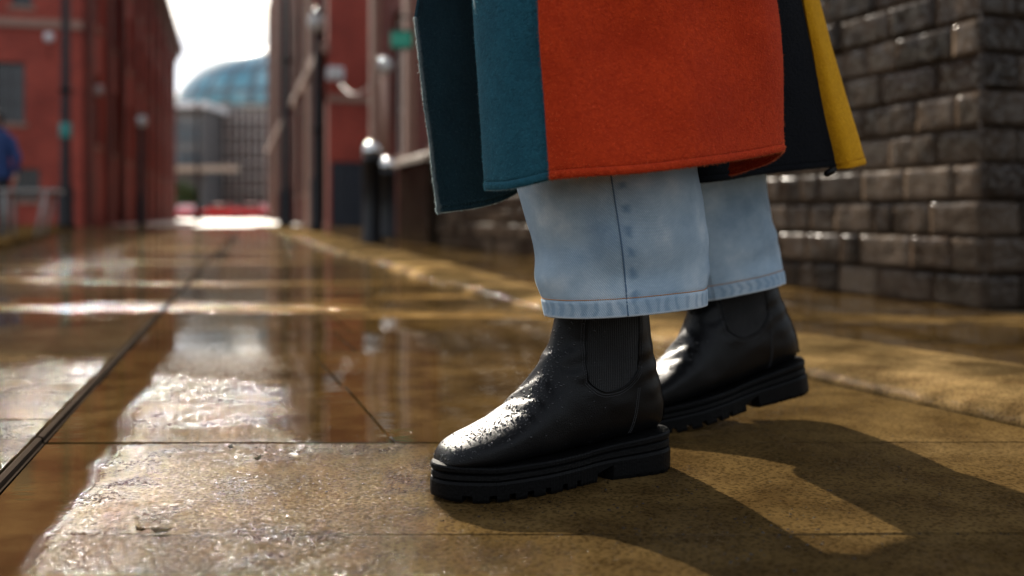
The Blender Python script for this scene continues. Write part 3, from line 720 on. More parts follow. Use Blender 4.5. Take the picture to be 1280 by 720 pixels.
# bush at the street end
M['leaf'] = simple('bush_leaf', (.06, .10, .025), .55, var=.5, sc_=2)
bu = thing('bush', 'green bush by the pale office block at the street end', 'bush', ((226-640)/F*105, 105, 0))
m = MB(); rr_ = random.Random(8)
for k in range(1500):
    a, b2 = rr_.uniform(0, 2*math.pi), rr_.uniform(-.2, 1); r_ = rr_.uniform(.6, 1)*(1+.25*math.sin(a*3+b2*4))
    p = Vector((math.cos(a)*math.sqrt(max(0, 1-b2*b2))*1.6*r_, math.sin(a)*math.sqrt(max(0, 1-b2*b2))*1.4*r_, 2.0+b2*1.8*r_))
    e1 = Vector((rr_.gauss(0, 1), rr_.gauss(0, 1), rr_.gauss(0, 1))).normalized()*.22; e2 = e1.cross(Vector((rr_.gauss(0, 1), rr_.gauss(0, 1), 1))).normalized()*.16
    m.quad(p-e1, p-e2, p+e1, p+e2)
m.build('foliage', M['leaf'], bu)
m = MB(); 
for k in range(5): m.tube([(0, 0, 0), (.25*math.cos(k*1.3), .25*math.sin(k*1.3), 1.0), (.9*math.cos(k*1.3), .8*math.sin(k*1.3), 2.2)], [.09, .06, .03], 6)
m.build('stem', M['frame_dark'], bu)

# ------------------------------------------------------------------ pale table at the left edge
tb = thing('trestle_table', 'pale folding table standing on the pavement by the left edge', 'table', ((24-640)/F*13.2, 13.2, .06), .25)
m = MB(); m.box(-.2, .5, -.3, .3, .58, .62, .008); m.build('tabletop', M['rail_white'], tb)
for x, dx in ((-.12, 0), (.38, -.12)):
    for y in (-.26, .26):
        m = MB(); m.tube([(x+dx, y, 0), (x, y, .58)], .028, 8); m.build('leg', M['rail_white'], tb)

# ------------------------------------------------------------------ people (bodies grown from a skeleton)
def skin_body(name, joints, edges, root, mat, parent, sub=2):
    me = bpy.data.meshes.new(name); keys = list(joints); ix = {k: i for i, k in enumerate(keys)}
    me.from_pydata([joints[k][0] for k in keys], [(ix[a], ix[b_]) for a, b_ in edges], [])
    tmp = bpy.data.objects.new(name, me); COL.objects.link(tmp)
    sk = tmp.modifiers.new('Skin', 'SKIN'); sk.use_smooth_shade = True
    for k in keys:
        r_ = joints[k][1]; sv_ = me.skin_vertices[0].data[ix[k]]
        sv_.radius = r_ if isinstance(r_, tuple) else (r_, r_); sv_.use_root = (k == root)
    ss_ = tmp.modifiers.new('Sub', 'SUBSURF'); ss_.levels = sub; ss_.render_levels = sub
    dg = bpy.context.evaluated_depsgraph_get()
    new = bpy.data.meshes.new_from_object(tmp.evaluated_get(dg)); new.name = name
    bpy.data.objects.remove(tmp); bpy.data.meshes.remove(me)
    o = bpy.data.objects.new(name, new); COL.objects.link(o); new.materials.clear(); new.materials.append(mat); o.parent = parent
    for p_ in new.polygons: p_.use_smooth = True
    return o
M['skin'] = simple('skin', (.42, .24, .17), .5, var=.08, Subsurface_Weight=.1)
M['hair_dark'] = simple('dark_hair', (.012, .009, .008), .45, bump=.4, bsc=90)
M['hair_brown'] = simple('brown_hair', (.05, .028, .016), .45, bump=.4, bsc=90)
M['jacket_blue'] = simple('blue_jacket_cloth', (.01, .035, .13), .75, bump=.3)
M['trouser_dark'] = simple('dark_trouser_cloth', (.02, .021, .025), .8, bump=.3)
M['shoe'] = simple('dark_shoe', (.02, .016, .014), .4)
M['eye'] = simple('eye', (.03, .02, .015), .1)
def body_joints(hip, chest, neck, head, fwd, legs, hands, s=1.0):
    f = Vector(fwd).normalized(); l = Vector((-f.y, f.x, 0))     # l: the figure's left
    J = {'pelvis': (hip, .115*s), 'waist': (hip.lerp(chest, .45), .10*s), 'chest': (chest, (.125*s, .105*s)), 'collar': (chest.lerp(neck, .7), .07*s), 'neck': (neck, .05*s),
         'jaw': (neck.lerp(head, .55)+f*.015, .062*s), 'skull': (head, .082*s), 'crown': (head+Vector((0, 0, .06)), .062*s), 'nose': (head+f*.098+Vector((0, 0, -.035)), .013*s)}
    E = [('pelvis', 'waist'), ('waist', 'chest'), ('chest', 'collar'), ('collar', 'neck'), ('neck', 'jaw'), ('jaw', 'skull'), ('skull', 'crown'), ('skull', 'nose')]
    for side, sg in (('L', 1), ('R', -1)):
        kn, an, toe = legs[side]
        hp = hip + l*.095*sg*s - Vector((0, 0, .05))
        J['hip'+side] = (hp, .085*s); J['knee'+side] = (kn, .056*s); J['ankle'+side] = (an, .033*s); J['toe'+side] = (toe, .022*s)
        E += [('pelvis', 'hip'+side), ('hip'+side, 'knee'+side), ('knee'+side, 'ankle'+side), ('ankle'+side, 'toe'+side)]
        el, wrst, hd = hands[side]
        sh_ = chest + l*.165*sg*s + Vector((0, 0, .10))
        J['sh'+side] = (sh_, .06*s); J['elb'+side] = (el, .04*s); J['wri'+side] = (wrst, .027*s); J['palm'+side] = (hd, (.036*s, .018*s))
        E += [('collar', 'sh'+side), ('sh'+side, 'elb'+side), ('elb'+side, 'wri'+side), ('wri'+side, 'palm'+side)]
        ax = (hd - wrst).normalized()
        for k, (off, ln) in enumerate(((-.027, .062), (-.009, .075), (.009, .070), (.027, .055))):
            b0 = hd + ax*.02 + f*off; J[f'f{k}{side}'] = (b0 + ax*ln*.55 - l*sg*.006, .0085*s); J[f'g{k}{side}'] = (b0 + ax*ln - l*sg*.022, .0065*s)
            E += [('palm'+side, f'f{k}{side}'), (f'f{k}{side}', f'g{k}{side}')]
        J['th'+side] = (wrst + ax*.04 + f*.045, .010*s); J['ti'+side] = (wrst + ax*.075 + f*.055, .008*s); E += [('wri'+side, 'th'+side), ('th'+side, 'ti'+side)]
    return J, E
def ell_rows(c, a, b_, z, rz, n=40, off=0.0):
    return [(c[0] + (a*math.cos(q))*math.cos(rz) - (b_*math.sin(q))*math.sin(rz), c[1] + (a*math.cos(q))*math.sin(rz) + (b_*math.sin(q))*math.cos(rz), z) for q in [2*math.pi*j/n+off for j in range(n)]]
def hair_cap(head, f, mat, par, length=.12):
    m = MB(); rows = []
    for i in range(9):
        z = lerp(.115, -length, i/8); r_ = .098*math.sqrt(max(.02, 1-(max(z, 0)/.12)**2))
        ring = []
        for j in range(32):
            a = 2*math.pi*j/32; dv = Vector((math.cos(a), math.sin(a), 0)); fr_ = dv.dot(f)
            rr2 = r_*(1 + .05*math.sin(a*9+i)) ; zz = z
            if fr_ > .35 and z < .045: zz = .045 + (z*.05)           # hairline over the face
            ring.append(head + dv*rr2*(1.05 if fr_ < 0 else 1.0) + Vector((0, 0, zz+.01)))
        rows.append(ring)
    m.quadgrid(rows, True, cap0=True); return m.build('hair', mat, par)
# bystander at the left edge
V = Vector
pb = thing('person', 'person with dark hair and blue jacket standing by the pale table', 'person', ((-6-640)/F*13.6, 13.6, .06))
f = V((.2, -1, 0)).normalized(); l = V((-f.y, f.x, 0))
legs = {s: (l*sg*.1 + f*.02 + V((0, 0, .48)), l*sg*.11 + V((0, 0, .09)), l*sg*.12 + f*.15 + V((0, 0, .04))) for s, sg in (('L', 1), ('R', -1))}
hands = {s: (l*sg*.27 + V((0, 0, 1.07)) - f*.02, l*sg*.28 + f*.08 + V((0, 0, .84)), l*sg*.28 + f*.1 + V((0, 0, .77))) for s, sg in (('L', 1), ('R', -1))}
J, E_ = body_joints(V((0, 0, .92)), V((0, 0, 1.24)), V((0, 0, 1.46)), V((0, .0, 1.6)) + f*.02, f, legs, hands)
skin_body('body', J, E_, 'pelvis', M['skin'], pb)
hair_cap(V((0, 0, 1.6)) + f*.02, f, M['hair_dark'], pb, .1)
m = MB(); m.quadgrid([ell_rows((0, 0), a, b_, z, 0) for a, b_, z in ((.22, .16, .78), (.225, .165, .82), (.19, .15, 1.02), (.2, .155, 1.2), (.215, .14, 1.34), (.17, .115, 1.43), (.085, .085, 1.47), (.08, .08, 1.49))], True)
for s in 'LR': m.tube([J['sh'+s][0], J['elb'+s][0], J['wri'+s][0]], [.085, .066, .05], 14)
m.build('jacket', M['jacket_blue'], pb)
m = MB()
for s in 'LR': m.tube([J['hip'+s][0]+V((0, 0, .05)), J['knee'+s][0], J['ankle'+s][0]+V((0, 0, -.02))], [.115, .085, .075], 16)
m.build('trousers', M['trouser_dark'], pb)
for s in 'LR':
    m = MB(); c_ = J['ankle'+s][0]; m.quadgrid([ell_rows((c_.x+f.x*.06, c_.y+f.y*.06), a, b_, z-.0, math.atan2(f.y, f.x), 24) for a, b_, z in ((.135, .048, .001), (.14, .05, .03), (.12, .045, .07), (.06, .04, .11))], True, cap0=True); m.build('shoe', M['shoe'], pb)

# ------------------------------------------------------------------ the walker
wk = thing('person', 'person striding in colour blocked wool coat, pale jeans and black boots', 'person', (.2, 1.42, 0))
bpy.context.view_layer.update()
inv = wk.matrix_world.inverted()
def wpart(mb, name, mat, par=None, **kw):
    """vertices given in world space"""
    mb.v = [tuple(inv @ V(p)) for p in mb.v]
    return mb.build(name, mat, par or wk, **kw)

# --- boots -----------------------------------------------------------
t = NT('black_leather'); p = t.obj()
nb = t.noise(p, 14, 4); nf = t.noise(p, 260, 4, .6); vo = t.voro(p, 420, 'DISTANCE_TO_EDGE')[0]
c = t.mix(nb, (.0022, .0023, .0026), (.0055, .0055, .006))
crease = t.noise(t.scale(p, 30, 12, 60), 1.0, 3)
hgt = t.math('ADD', t.math('MULTIPLY', t.sstep(vo, 0, .25), .5), t.math('ADD', t.math('MULTIPLY', nf, .5), t.math('MULTIPLY', nb, 3)))
M['leather'] = t.done(t.bsdf(c, t.math('MULTIPLY_ADD', nb, .24, .24), t.bump(hgt, .24, .0012), Specular_IOR_Level=.18, Coat_Weight=.0, Coat_Roughness=.22))
M['sole'] = simple('black_rubber_sole', (.0025, .0025, .0027), .5, var=.3, sc_=40, bump=.25, bsc=300, Specular_IOR_Level=.1)
t = NT('black_elastic'); p = t.obj(); X = t.xyz(p)
rib = t.math('SINE', t.math('MULTIPLY', X[0], 2600.0)); rib2 = t.math('SINE', t.math('MULTIPLY', X[2], 1800.0))
M['elastic'] = t.done(t.bsdf((.003, .003, .0033), .9, t.bump(t.math('MULTIPLY_ADD', rib2, .3, rib), .5, .0006), Sheen_Weight=.15))
M['thread_black'] = simple('black_thread', (.05, .05, .053), .6)
M['drop'] = simple('water_bead', (.012, .012, .014), .12, var=.1, Specular_IOR_Level=.55)

TB = [  # (T x, T z, B x, B z, half width)
 (.3185, .047, .3195, .042, .004), (.3165, .053, .3195, .041, .015), (.3095, .0600, .317, .039, .0265), (.296, .0670, .309, .038, .0365), (.278, .0725, .295, .037, .0440),
 (.257, .0785, .274, .0365, .0490), (.236, .0868, .248, .0365, .0505), (.215, .1000, .218, .0375, .049), (.197, .1175, .178, .039, .046), (.1845, .134, .135, .041, .0425),
 (.175, .151, .09, .043, .041), (.168, .166, .05, .045, .0405), (.163, .178, .02, .048, .0395), (.1605, .188, .002, .056, .0385), (.159, .196, -.003, .075, .0385), (.158, .204, .0005, .10, .039), (.157, .212, .009, .13, .041),
 (.157, .222, .018, .165, .044), (.157, .234, .024, .2, .046), (.157, .246, .027, .232, .048), (.158, .258, .028, .258, .0485)]
def boot(par, M0, side, label=None):
    """side +1: left foot (outer side is local +Y). M0: local -> world. The local frame has X to the toe, heel back near 0, Z up."""
    o = bpy.data.objects.new('boot', None)
    rings = cr(TB, 110); n = 72; rows = []
    for i, (tx, tz, bx, bz, w_) in enumerate(rings):
        T_ = V((tx, 0, tz)); B_ = V((bx, 0, bz)); k = i/(len(rings)-1)
        flat = max(0, min(1, (.55-k)/.15))                      # foot part: flat, wide underside
        r = []
        for j in range(n):
            a = 2*math.pi*j/n; ca, sa = math.cos(a), math.sin(a)
            # ca: +1 top .. -1 bottom
            pc = math.copysign(abs(ca)**lerp(.95, .85 if ca > 0 else .55, flat), ca)
            ps = math.copysign(abs(sa)**lerp(.92, .80 if ca > 0 else .55, flat), sa)
            ww = w_*(1 + flat*(.0 if ca < 0 else -.05*ca))
            cen = (T_+B_)/2; pt = cen + (T_-B_)/2*pc
            y = ww*ps
            y += side*-.006*math.sin(max(0, min(1, (pt.x-.05)/.27))*math.pi)*(1 if pt.z < .12 else max(0, 1-(pt.z-.12)/.08))    # foot curves inwards
            # soft creases where the foot bends
            cz = math.exp(-((pt.x-.205)/.03)**2)*max(0, ca)
            w2 = .0017*math.sin(pt.x*330 + 3*y*40 + 2*mnoise.noise(V((pt.x*30, y*30, 1))))*cz + .0009*mnoise.noise(V((pt.x*35, y*35, pt.z*45)))
            ank = math.exp(-((pt.z-.135)/.035)**2)*.0013*math.sin(pt.z*230+pt.x*60)*(1 if i > 55 else 0)
            ou = V((0, ps, 0)) + (T_-B_).normalized()*pc
            pt = pt + ou.normalized()*(w2+ank)
            r.append(V((pt.x, y + ou.y*(w2+ank), pt.z)))
        rows.append(r)
    up = MB(); up.quadgrid(rows, True, cap0=True)
    bv = BVHTree.FromPolygons([V(p_) for p_ in up.v], up.f)
    def tow(mb): mb.v = [tuple(inv @ (M0 @ V(p_))) for p_ in mb.v]; return mb
    def proj(x, z, s_, off=.0006):
        h = bv.ray_cast(V((x, s_*.2, z)), V((0, -s_, 0)))
        if h[0] is None: return None
        nn = h[1] if h[1].y*s_ > 0 else -h[1]
        return h[0] + nn*off, nn
    body = tow(up).build('boot', M['leather'], par)
    if label: body['label'] = label
    # elastic side panels, slightly proud, with a stitched border
    for s_ in (1, -1):
        def px(u_, v_):                  # u across 0..1, v up 0..1
            x0 = lerp(.134, .131, v_); x1 = lerp(.060, .064, v_)
            zb = .108 + .02*abs(2*u_-1)**2.6 + .008*u_
            return lerp(x0, x1, u_), lerp(zb, .253, v_)
        g_ = [[px(i/24, j/30) for i in range(25)] for j in range(31)]
        pts = [[proj(x, z, s_, .0004) for x, z in r] for r in g_]
        if all(q for r in pts for q in r):
            e = MB(); e.quadgrid([[q[0] for q in r] for r in pts]); el = tow(e).build('elastic_panel', M['elastic'], body)
        path = [px(0, 1-k/30) for k in range(31)] + [px(k/24, 0) for k in range(25)] + [px(1, k/30) for k in range(31)]
        for wd, of in ((0, .0009),):
            q = [proj(x, z, s_, of) for x, z in path]; q = [a[0] for a in q if a]
            e = MB(); e.tube(q, .0011, 6); tow(e).build('panel_binding', M['leather'], body)
        e = MB()
        for sc_ in (.0035, .0065):
            pth = []
            for x, z in path:
                cx, cz = .097, .2
                d_ = V((x-cx, 0, (z-cz)*.5)).normalized()
                pth.append((x + d_.x*sc_, z + (d_.z*sc_ if z < .14 else 0)))
            for k in range(len(pth)-1):
                for h_ in (0.0, .5):
                    a = [lerp(pth[k][i], pth[k+1][i], h_+.06) for i in (0, 1)]; b_ = [lerp(pth[k][i], pth[k+1][i], h_+.42) for i in (0, 1)]
                    qa, qb = proj(*a, s_, .0005), proj(*b_, s_, .0005)
                    if qa and qb: e.tube([qa[0], qa[0].lerp(qb[0], .5)+qa[1]*.0003, qb[0]], .00042, 5)
        # quarter seam running down from the panel
        for off in (0, .003):
            for k in range(26):
                z0 = lerp(.112, .052, k/26); z1 = lerp(.112, .052, (k+.6)/26); xq = lambda z: .062+off-.35*(z-.05)*.6+.02*math.sin((z-.05)*20)*.4
                qa, qb = proj(xq(z0), z0, s_, .0005), proj(xq(z1), z1, s_, .0005)
                if qa and qb: e.tube([qa[0], qb[0]], .00045, 5)
        tow(e).build('stitching', M['thread_black'], body)
    # back strip and heel tab
    e = MB(); zz = [lerp(.06, .25, k/20) for k in range(21)]
    def backx(z):
        h = bv.ray_cast(V((-.1, 0, z)), V((1, 0, 0))); return h[0].x if h[0] else 0
    e.quadgrid([[(backx(z)-.0012+abs(y)*abs(y)*9, y, z) for y in (-.010, -.0095, -.005, 0, .005, .0095, .010)] for z in zz]); tow(e).build('back_strip', M['leather'], body)
    e = MB(); e.tube([(backx(.058)-.001, 0, .060), (backx(.058)-.007, 0, .063), (backx(.058)-.006, 0, .069)], [.004, .0045, .003], 8); tow(e).build('heel_tab', M['leather'], body)
    # sole: welt, midsole and lugged outsole
    N = 260; x0_, x1_ = -.007, .327; xc, LL = (x0_+x1_)/2, (x1_-x0_)/2
    def hw(x, s_):
        q = (x-x0_)/(x1_-x0_)
        w = cr([(.036,), (.0395,), (.039,), (.0365,), (.0385,), (.047,), (.0535,), (.0545,), (.052,), (.044,), (.038,)], 101)[max(0, min(100, int(q*100)))][0]
        end = 1.0
        if x > x1_-.062: end = math.sqrt(max(0, 1-((x-(x1_-.062))/.062)**2))**.9
        if x < x0_+.036: end = math.sqrt(max(0, 1-(((x0_+.036)-x)/.036)**2))
        w *= end
        sh = -.006*math.sin(max(0, min(1, (x-.05)/.27))*math.pi)*side
        return sh + s_*(w - .0015 + (.002 if s_ == side else -.001)*end)
    sole_parts = {'welt': [(-.003, .80), (.001, .80), (.0022, .84), (.0022, .93), (.001, .97), (-.009, .985)],
                  'midsole': [(-.004, .60), (.0006, .60), (.0018, .63), (.0013, .75), (-.0008, .785), (-.004, .80)],
                  'outsole': [(-.012, .0), (.0, .0), (.0018, .02), (.0026, .1), (.0026, .50), (.0014, .57), (-.0012, .60), (-.012, .60)]}
    lug = [(.296, .306), (.270, .2785), (.246, .2545), (.222, .2305), (.198, .2055), (.172, .1795), (.150, .156)]
    hlug = [(.060, .066), (.042, .048), (.024, .030), (.006, .012)]
    for nm, prof_ in sole_parts.items():
        rows = []
        ts = [x0_ + (x1_-x0_)*(.5-.5*math.cos(math.pi*k/N)) for k in range(N+1)]
        if nm == 'outsole':
            for a_, b2 in lug+hlug+[(.098, .122)]:
                ts += [a_-.0002, a_+.0002, b2-.0002, b2+.0002]
            ts = sorted(ts)
        for x in ts:
            zt = .0405 + .013*max(0, min(1, (.14-x)/.12)) + .004*max(0, (x-.27)/.06)
            ring = []
            notch = 0.0; arch = 0.0
            if nm == 'outsole':
                if any(a_ <= x <= b2 for a_, b2 in lug): notch = .009
                if any(a_ <= x <= b2 for a_, b2 in hlug): notch = .005
                if .098 <= x <= .122: notch = .020 - .35*(x-.098)
                if .078 <= x < .098: notch = max(notch, 0)
            pr = []
            for o_, fz in prof_:
                z = zt*fz
                if notch and z < notch and fz < .55: z = notch*(.97+.03*fz)
                if x > .29 and fz < .5: z += .005*((x-.29)/.039)**1.6
                pr.append((o_, z))
            for s_ in (1, -1):
                seq = pr if s_ == 1 else list(reversed(pr))
                for o_, z in seq:
                    xe = xc + (x-xc)*(LL+o_)/LL; yb = hw(x, s_); cy = (hw(x, 1)+hw(x, -1))/2; half = abs(yb-cy)
                    ring.append(V((xe, cy + s_*(half + o_*min(1, half/.02)), z)))
            rows.append(ring)
        e = MB(); e.quadgrid(rows, True, cap0=True, cap1=True, smooth=False)
        ob = tow(e).build(nm, M['sole'], body, recalc=True)
    for s_ in (1, -1):                                          # welt stitching, one row a side
        e = MB()
        for k in range(150):
            q = k/150; x = lerp(.0, .318, q)
            x2 = x+.0013; zt = .0405 + .013*max(0, min(1, (.14-x)/.12)) + .004*max(0, (x-.27)/.06)
            e.tube([(x, hw(x, s_)-s_*.0005, zt*.975), (x2, hw(x2, s_)-s_*.0005, zt*.975)], .0006, 4)
        tow(e).build('welt_stitching', M['sole'], body)
    # beads of rain on the leather
    e = MB(); rr = random.Random(5 if side > 0 else 6); cnt = 0; tries = 0
    while cnt < (1000 if side > 0 else 500) and tries < 40000:
        tries += 1
        x = rr.uniform(.10, .315); y = rr.gauss(.006*side if side > 0 else 0, .026); 
        if rr.random() < .55 and side > 0: y = abs(y)
        q_ = rr.random()
        if q_ < .40: h = bv.ray_cast(V((x, y, .4)), V((0, 0, -1)))
        elif q_ < .62: h = bv.ray_cast(V((.5, y, rr.uniform(.06, .21))), V((-1, 0, -.25)).normalized())
        else: h = bv.ray_cast(V((rr.uniform(.11, .30), side*.2, rr.uniform(.05, .2))), V((0, -side, 0)))
        if h[0] is None: continue
        nn = h[1]
        if nn.z < 0 and nn.x < 0: nn = -nn
        if h[0].z > .215 or h[0].x < .085: continue
        if rr.random() > max(.22, min(1, (nn.z*.7 + nn.x*.9))): continue
        rad = .00045 + .00125*rr.random()**2.2
        e1 = nn.orthogonal().normalized(); e2 = nn.cross(e1); b_ = h[0] - nn*rad*.15
        el_ = 1+.25*rr.random()
        rows = [[b_ + (e1*math.cos(2*math.pi*j/8)*el_ + e2*math.sin(2*math.pi*j/8))*rad*math.cos(a) + nn*rad*.75*math.sin(a) for j in range(8)] for a in (0, .45, .9, 1.35)]
        e.quadgrid(rows, True, cap1=True); cnt += 1
    wd_ = tow(e).build('water_drops', M['drop'], body); wd_['kind'] = 'stuff'
    bpy.data.objects.remove(o)
    return body
def frame(A_, ang, pitch=0.0, pivot=None, scl=1.0):
    fw = V((-math.cos(ang), -math.sin(ang), 0)); lf_ = V((math.sin(ang), -math.cos(ang), 0))
    m3 = Matrix((fw, lf_, V((0, 0, 1)))).transposed().to_4x4()
    Mx = Matrix.Translation(V((A_[0], A_[1], 0))) @ m3
    if pitch:
        pv = Matrix.Translation(V(pivot)); Mx = Mx @ pv @ Matrix.Rotation(pitch, 4, 'Y') @ pv.inverted()
    return Mx @ Matrix.Scale(scl, 4), fw, lf_
M1, fw1, lf1 = frame((.193, 1.3226), math.radians(30))
M2, fw2, lf2 = frame((.479, 1.646), math.radians(18), math.radians(9.5), (.262, 0, .0), 1.05)
boot(wk, M1, 1, 'front black boot flat on the paving, beaded with rain')
boot(wk, M2, -1, 'rear black boot with its heel lifted')

# --- jeans -----------------------------------------------------------
def denim(name, light=1.0):
    t = NT(name); uv = t.uvc(); q = t.xyz(uv); p = t.obj()
    tw = t.math('SINE', t.math('MULTIPLY', t.math('ADD', q[0], t.math('MULTIPLY', q[1], .75)), 2400.0))
    tw2 = t.noise(t.scale(uv, 900, 250, 1), 1.0, 3, .6); slub = t.noise(t.scale(uv, 60, 500, 1), 1.0, 3, .6)
    nb = t.noise(p, 13, 5, .6); nl = t.noise(p, 3.5, 4)
    c = t.ramp(t.math('ADD', t.math('MULTIPLY', nb, .6), t.math('MULTIPLY', nl, .4)), [(.34, (.27, .39, .51)), (.5, (.46, .58, .67)), (.63, (.74, .80, .83))])
    # worn marks: beside the outer seam and along the hem fold
    su = t.math('ABSOLUTE', t.math('SUBTRACT', q[0], .011)); sv_ = t.math('SINE', t.math('MULTIPLY_ADD', q[1], 240.0, t.math('MULTIPLY', t.noise(p, 30, 3), 5.0)))
    m1 = t.math('MULTIPLY', t.sstep(t.math('MULTIPLY_ADD', t.noise(p, 90, 3), .008, su), .015, .003), t.sstep(sv_, -.5, 1.0))
    c = t.mix(t.math('MULTIPLY', m1, .8), c, (.16, .28, .42))
    hv = t.math('MULTIPLY', t.sstep(q[1], .021, .017), t.sstep(t.math('SINE', t.math('MULTIPLY_ADD', q[0], 400.0, t.math('MULTIPLY', t.noise(p, 38, 4), 9.0))), -.6, 1.0))
    c = t.mix(t.math('MULTIPLY', hv, .5), c, (.17, .29, .43))
    c = t.mix(t.sstep(q[1], .004, .001), c, (.6, .66, .7))
    c = t.mix(t.math('MULTIPLY', t.sstep(tw, -.3, .9), .85), c, t.mix(1.0, c, (.62, .72, .82), 'MULTIPLY'))
    c = t.mix(t.sstep(tw2, .5, .75), c, t.mix(1.0, c, (1.25, 1.2, 1.15), 'MULTIPLY'))
    hgt = t.math('ADD', t.math('MULTIPLY', tw, .35), t.math('ADD', t.math('MULTIPLY', tw2, .8), t.math('MULTIPLY', slub, .5)))
    return t.done(t.bsdf(c, .82, t.bump(hgt, .8, .0009), Sheen_Weight=.1, Specular_IOR_Level=.25))
M['denim'] = denim('pale_washed_denim')
M['thread_orange'] = simple('rust_thread', (.50, .22, .07), .7)
jm = MB(); hems = []; seams = []
def leg_tube(path, rz, seam_ang, seed, zh_tilt):
    """path: (cx, cy, z, a, b). The hem is path[0]; seam_ang is where u = 0."""
    NR, n = 64, 96
    pa = cr(path, 120); dense = pa[:]
    # more rows near the hem
    zz = [0, .0015, .004, .010, .016, .0195, .0215, .0235, .027] + [.027 + (path[-1][2]-path[0][2]-.027)*(k/NR)**1.6 for k in range(1, NR+1)]
    def ring(h, off=0.0, zoff=0.0):
        z = path[0][2] + h
        k = min(range(len(pa)), key=lambda i: abs(pa[i][2]-z)); cx, cy, _, a, b_ = pa[k]
        if 0 < k < len(pa)-1:
            k2 = k+1 if z > pa[k][2] else k-1
            den = pa[k2][2]-pa[k][2]; f_ = (z-pa[k][2])/den if den else 0
            cx, cy, a, b_ = [lerp(pa[k][i], pa[k2][i], f_) for i in (0, 1, 3, 4)]
        r = []
        for j in range(n+1):
            q = seam_ang + 2*math.pi*j/n
            cq, sq = math.cos(q), math.sin(q)
            ex = 1.0
            lx, ly = math.copysign(abs(cq)**.86, cq)*a, math.copysign(abs(sq)**.9, sq)*b_
            dx, dy = lx*math.cos(rz)-ly*math.sin(rz), lx*math.sin(rz)+ly*math.cos(rz)
            nrm = V((dx, dy, 0)).normalized()
            fold = .0045*math.sin(q*3+seed+h*9)*min(1, h*5+.15) + .006*mnoise.noise(V((cq*1.6+seed, sq*1.6, h*7)))*min(1, h*8+.2) + .0016*mnoise.noise(V((cq*6+seed, sq*6, h*26)))
            sag = .006*math.exp(-((h-.045)/.018)**2)*math.sin(q*2+seed*1.7) + .009*math.exp(-((h-.085)/.02)**2)*mnoise.noise(V((cq*2.3, sq*2.3, seed+3)))
            puck = .0011*math.sin(j*2*math.pi/n*52 + 5*mnoise.noise(V((cq*3, sq*3, seed)))) * math.exp(-((h-.011)/.008)**2)
            step = .0016 if h < .0205 else 0
            gro = -.0012*math.exp(-((h-.0215)/.0012)**2)
            sd = min(j, n-j)*2*math.pi/n*.1                         # distance from the outer seam
            ridge = .0012*math.exp(-((sd-.004)/.004)**2) if j < n/2 else -.0008*math.exp(-(sd/.003)**2)
            tilt = zh_tilt[0]*dx + zh_tilt[1]*dy
            r.append(V((cx+dx, cy+dy, z+tilt*max(0, 1-h*3)+zoff)) + nrm*(fold+sag+puck+step+gro+ridge+off))
        return r
    rows = [ring(.03, -.002), ring(.01, -.0022), ring(.0008, -.0016)] + [ring(h) for h in zz]
    def uvrow(r, h):
        out = [0.0]
        for a_, b_ in zip(r, r[1:]): out.append(out[-1] + (b_-a_).length)
        tot = out[-1]
        return [(x if x < tot/2 else x-tot, h) for x in out]
    hs = [.03, .01, 0] + zz; uvs = []
    for r, h in zip(rows, hs):
        u_ = uvrow(r, h); uvs.append(u_)
    # keep the wrap of u continuous inside each quad
    jm.quadgrid(rows, False, [[(abs(u_[0]) if j < len(r)//2 else u_[0], u_[1]) for j, u_ in enumerate(r)] for r in uvs])
    th = MB(); r = ring(.0218, .0009)
    for k in range(n):
        for s_ in range(2):
            a_, b_ = r[k].lerp(r[k+1], s_*.5+.05), r[k].lerp(r[k+1], s_*.5+.43)
            th.tube([a_, b_], .00062, 5)
    sm_ = MB(); sl = []
    for h in [.001+.004*k for k in range(95)]: sl.append(ring(h, -.0006)[0])
    sm_.tube(sl, .0011, 6)
    return th, sm_
hem_f = at(783, 389, 1.236); 
rz1 = math.atan2(fw1.y, fw1.x); rz2 = math.atan2(fw2.y, fw2.x)
c1 = (.149, 1.262); 
# seam faces the camera (world direction -y); local angle
def lang(rz, d): 
    v_ = V((d[0], d[1], 0)); c_, s_ = math.cos(-rz), math.sin(-rz); return math.atan2(s_*v_.x + c_*v_.y, c_*v_.x - s_*v_.y)
zt1 = (-.052, .0)
th1, sm1 = leg_tube([(.1445, 1.256, .212, .106, .078), (.138, 1.252, .28, .110, .081), (.130, 1.25, .345, .119, .085), (.116, 1.25, .43, .125, .088), (.09, 1.26, .52, .115, .09), (.13, 1.33, .72, .115, .098), (.17, 1.38, .92, .12, .11)], rz1, lang(rz1, (.09, -1)), 1.3, (.055, .0))
th2, sm2 = leg_tube([(.337, 1.605, .206, .103, .080), (.322, 1.60, .27, .106, .082), (.300, 1.59, .34, .110, .086), (.275, 1.57, .43, .114, .09), (.25, 1.55, .52, .115, .092), (.23, 1.5, .72, .115, .1), (.22, 1.45, .92, .12, .11)], rz2, lang(rz2, (.2, 1)), 4.1, (.17, .0))
jo = wpart(jm, 'jeans', M['denim'])
for th_ in (th1, th2): wpart(th_, 'hem_stitching', M['thread_orange'], jo)
M['seam_blue'] = simple('seam_blue_thread', (.11, .19, .29), .9)  # darker blue line along each side seam
for s_ in (sm1, sm2): wpart(s_, 'side_seam', M['seam_blue'], jo)

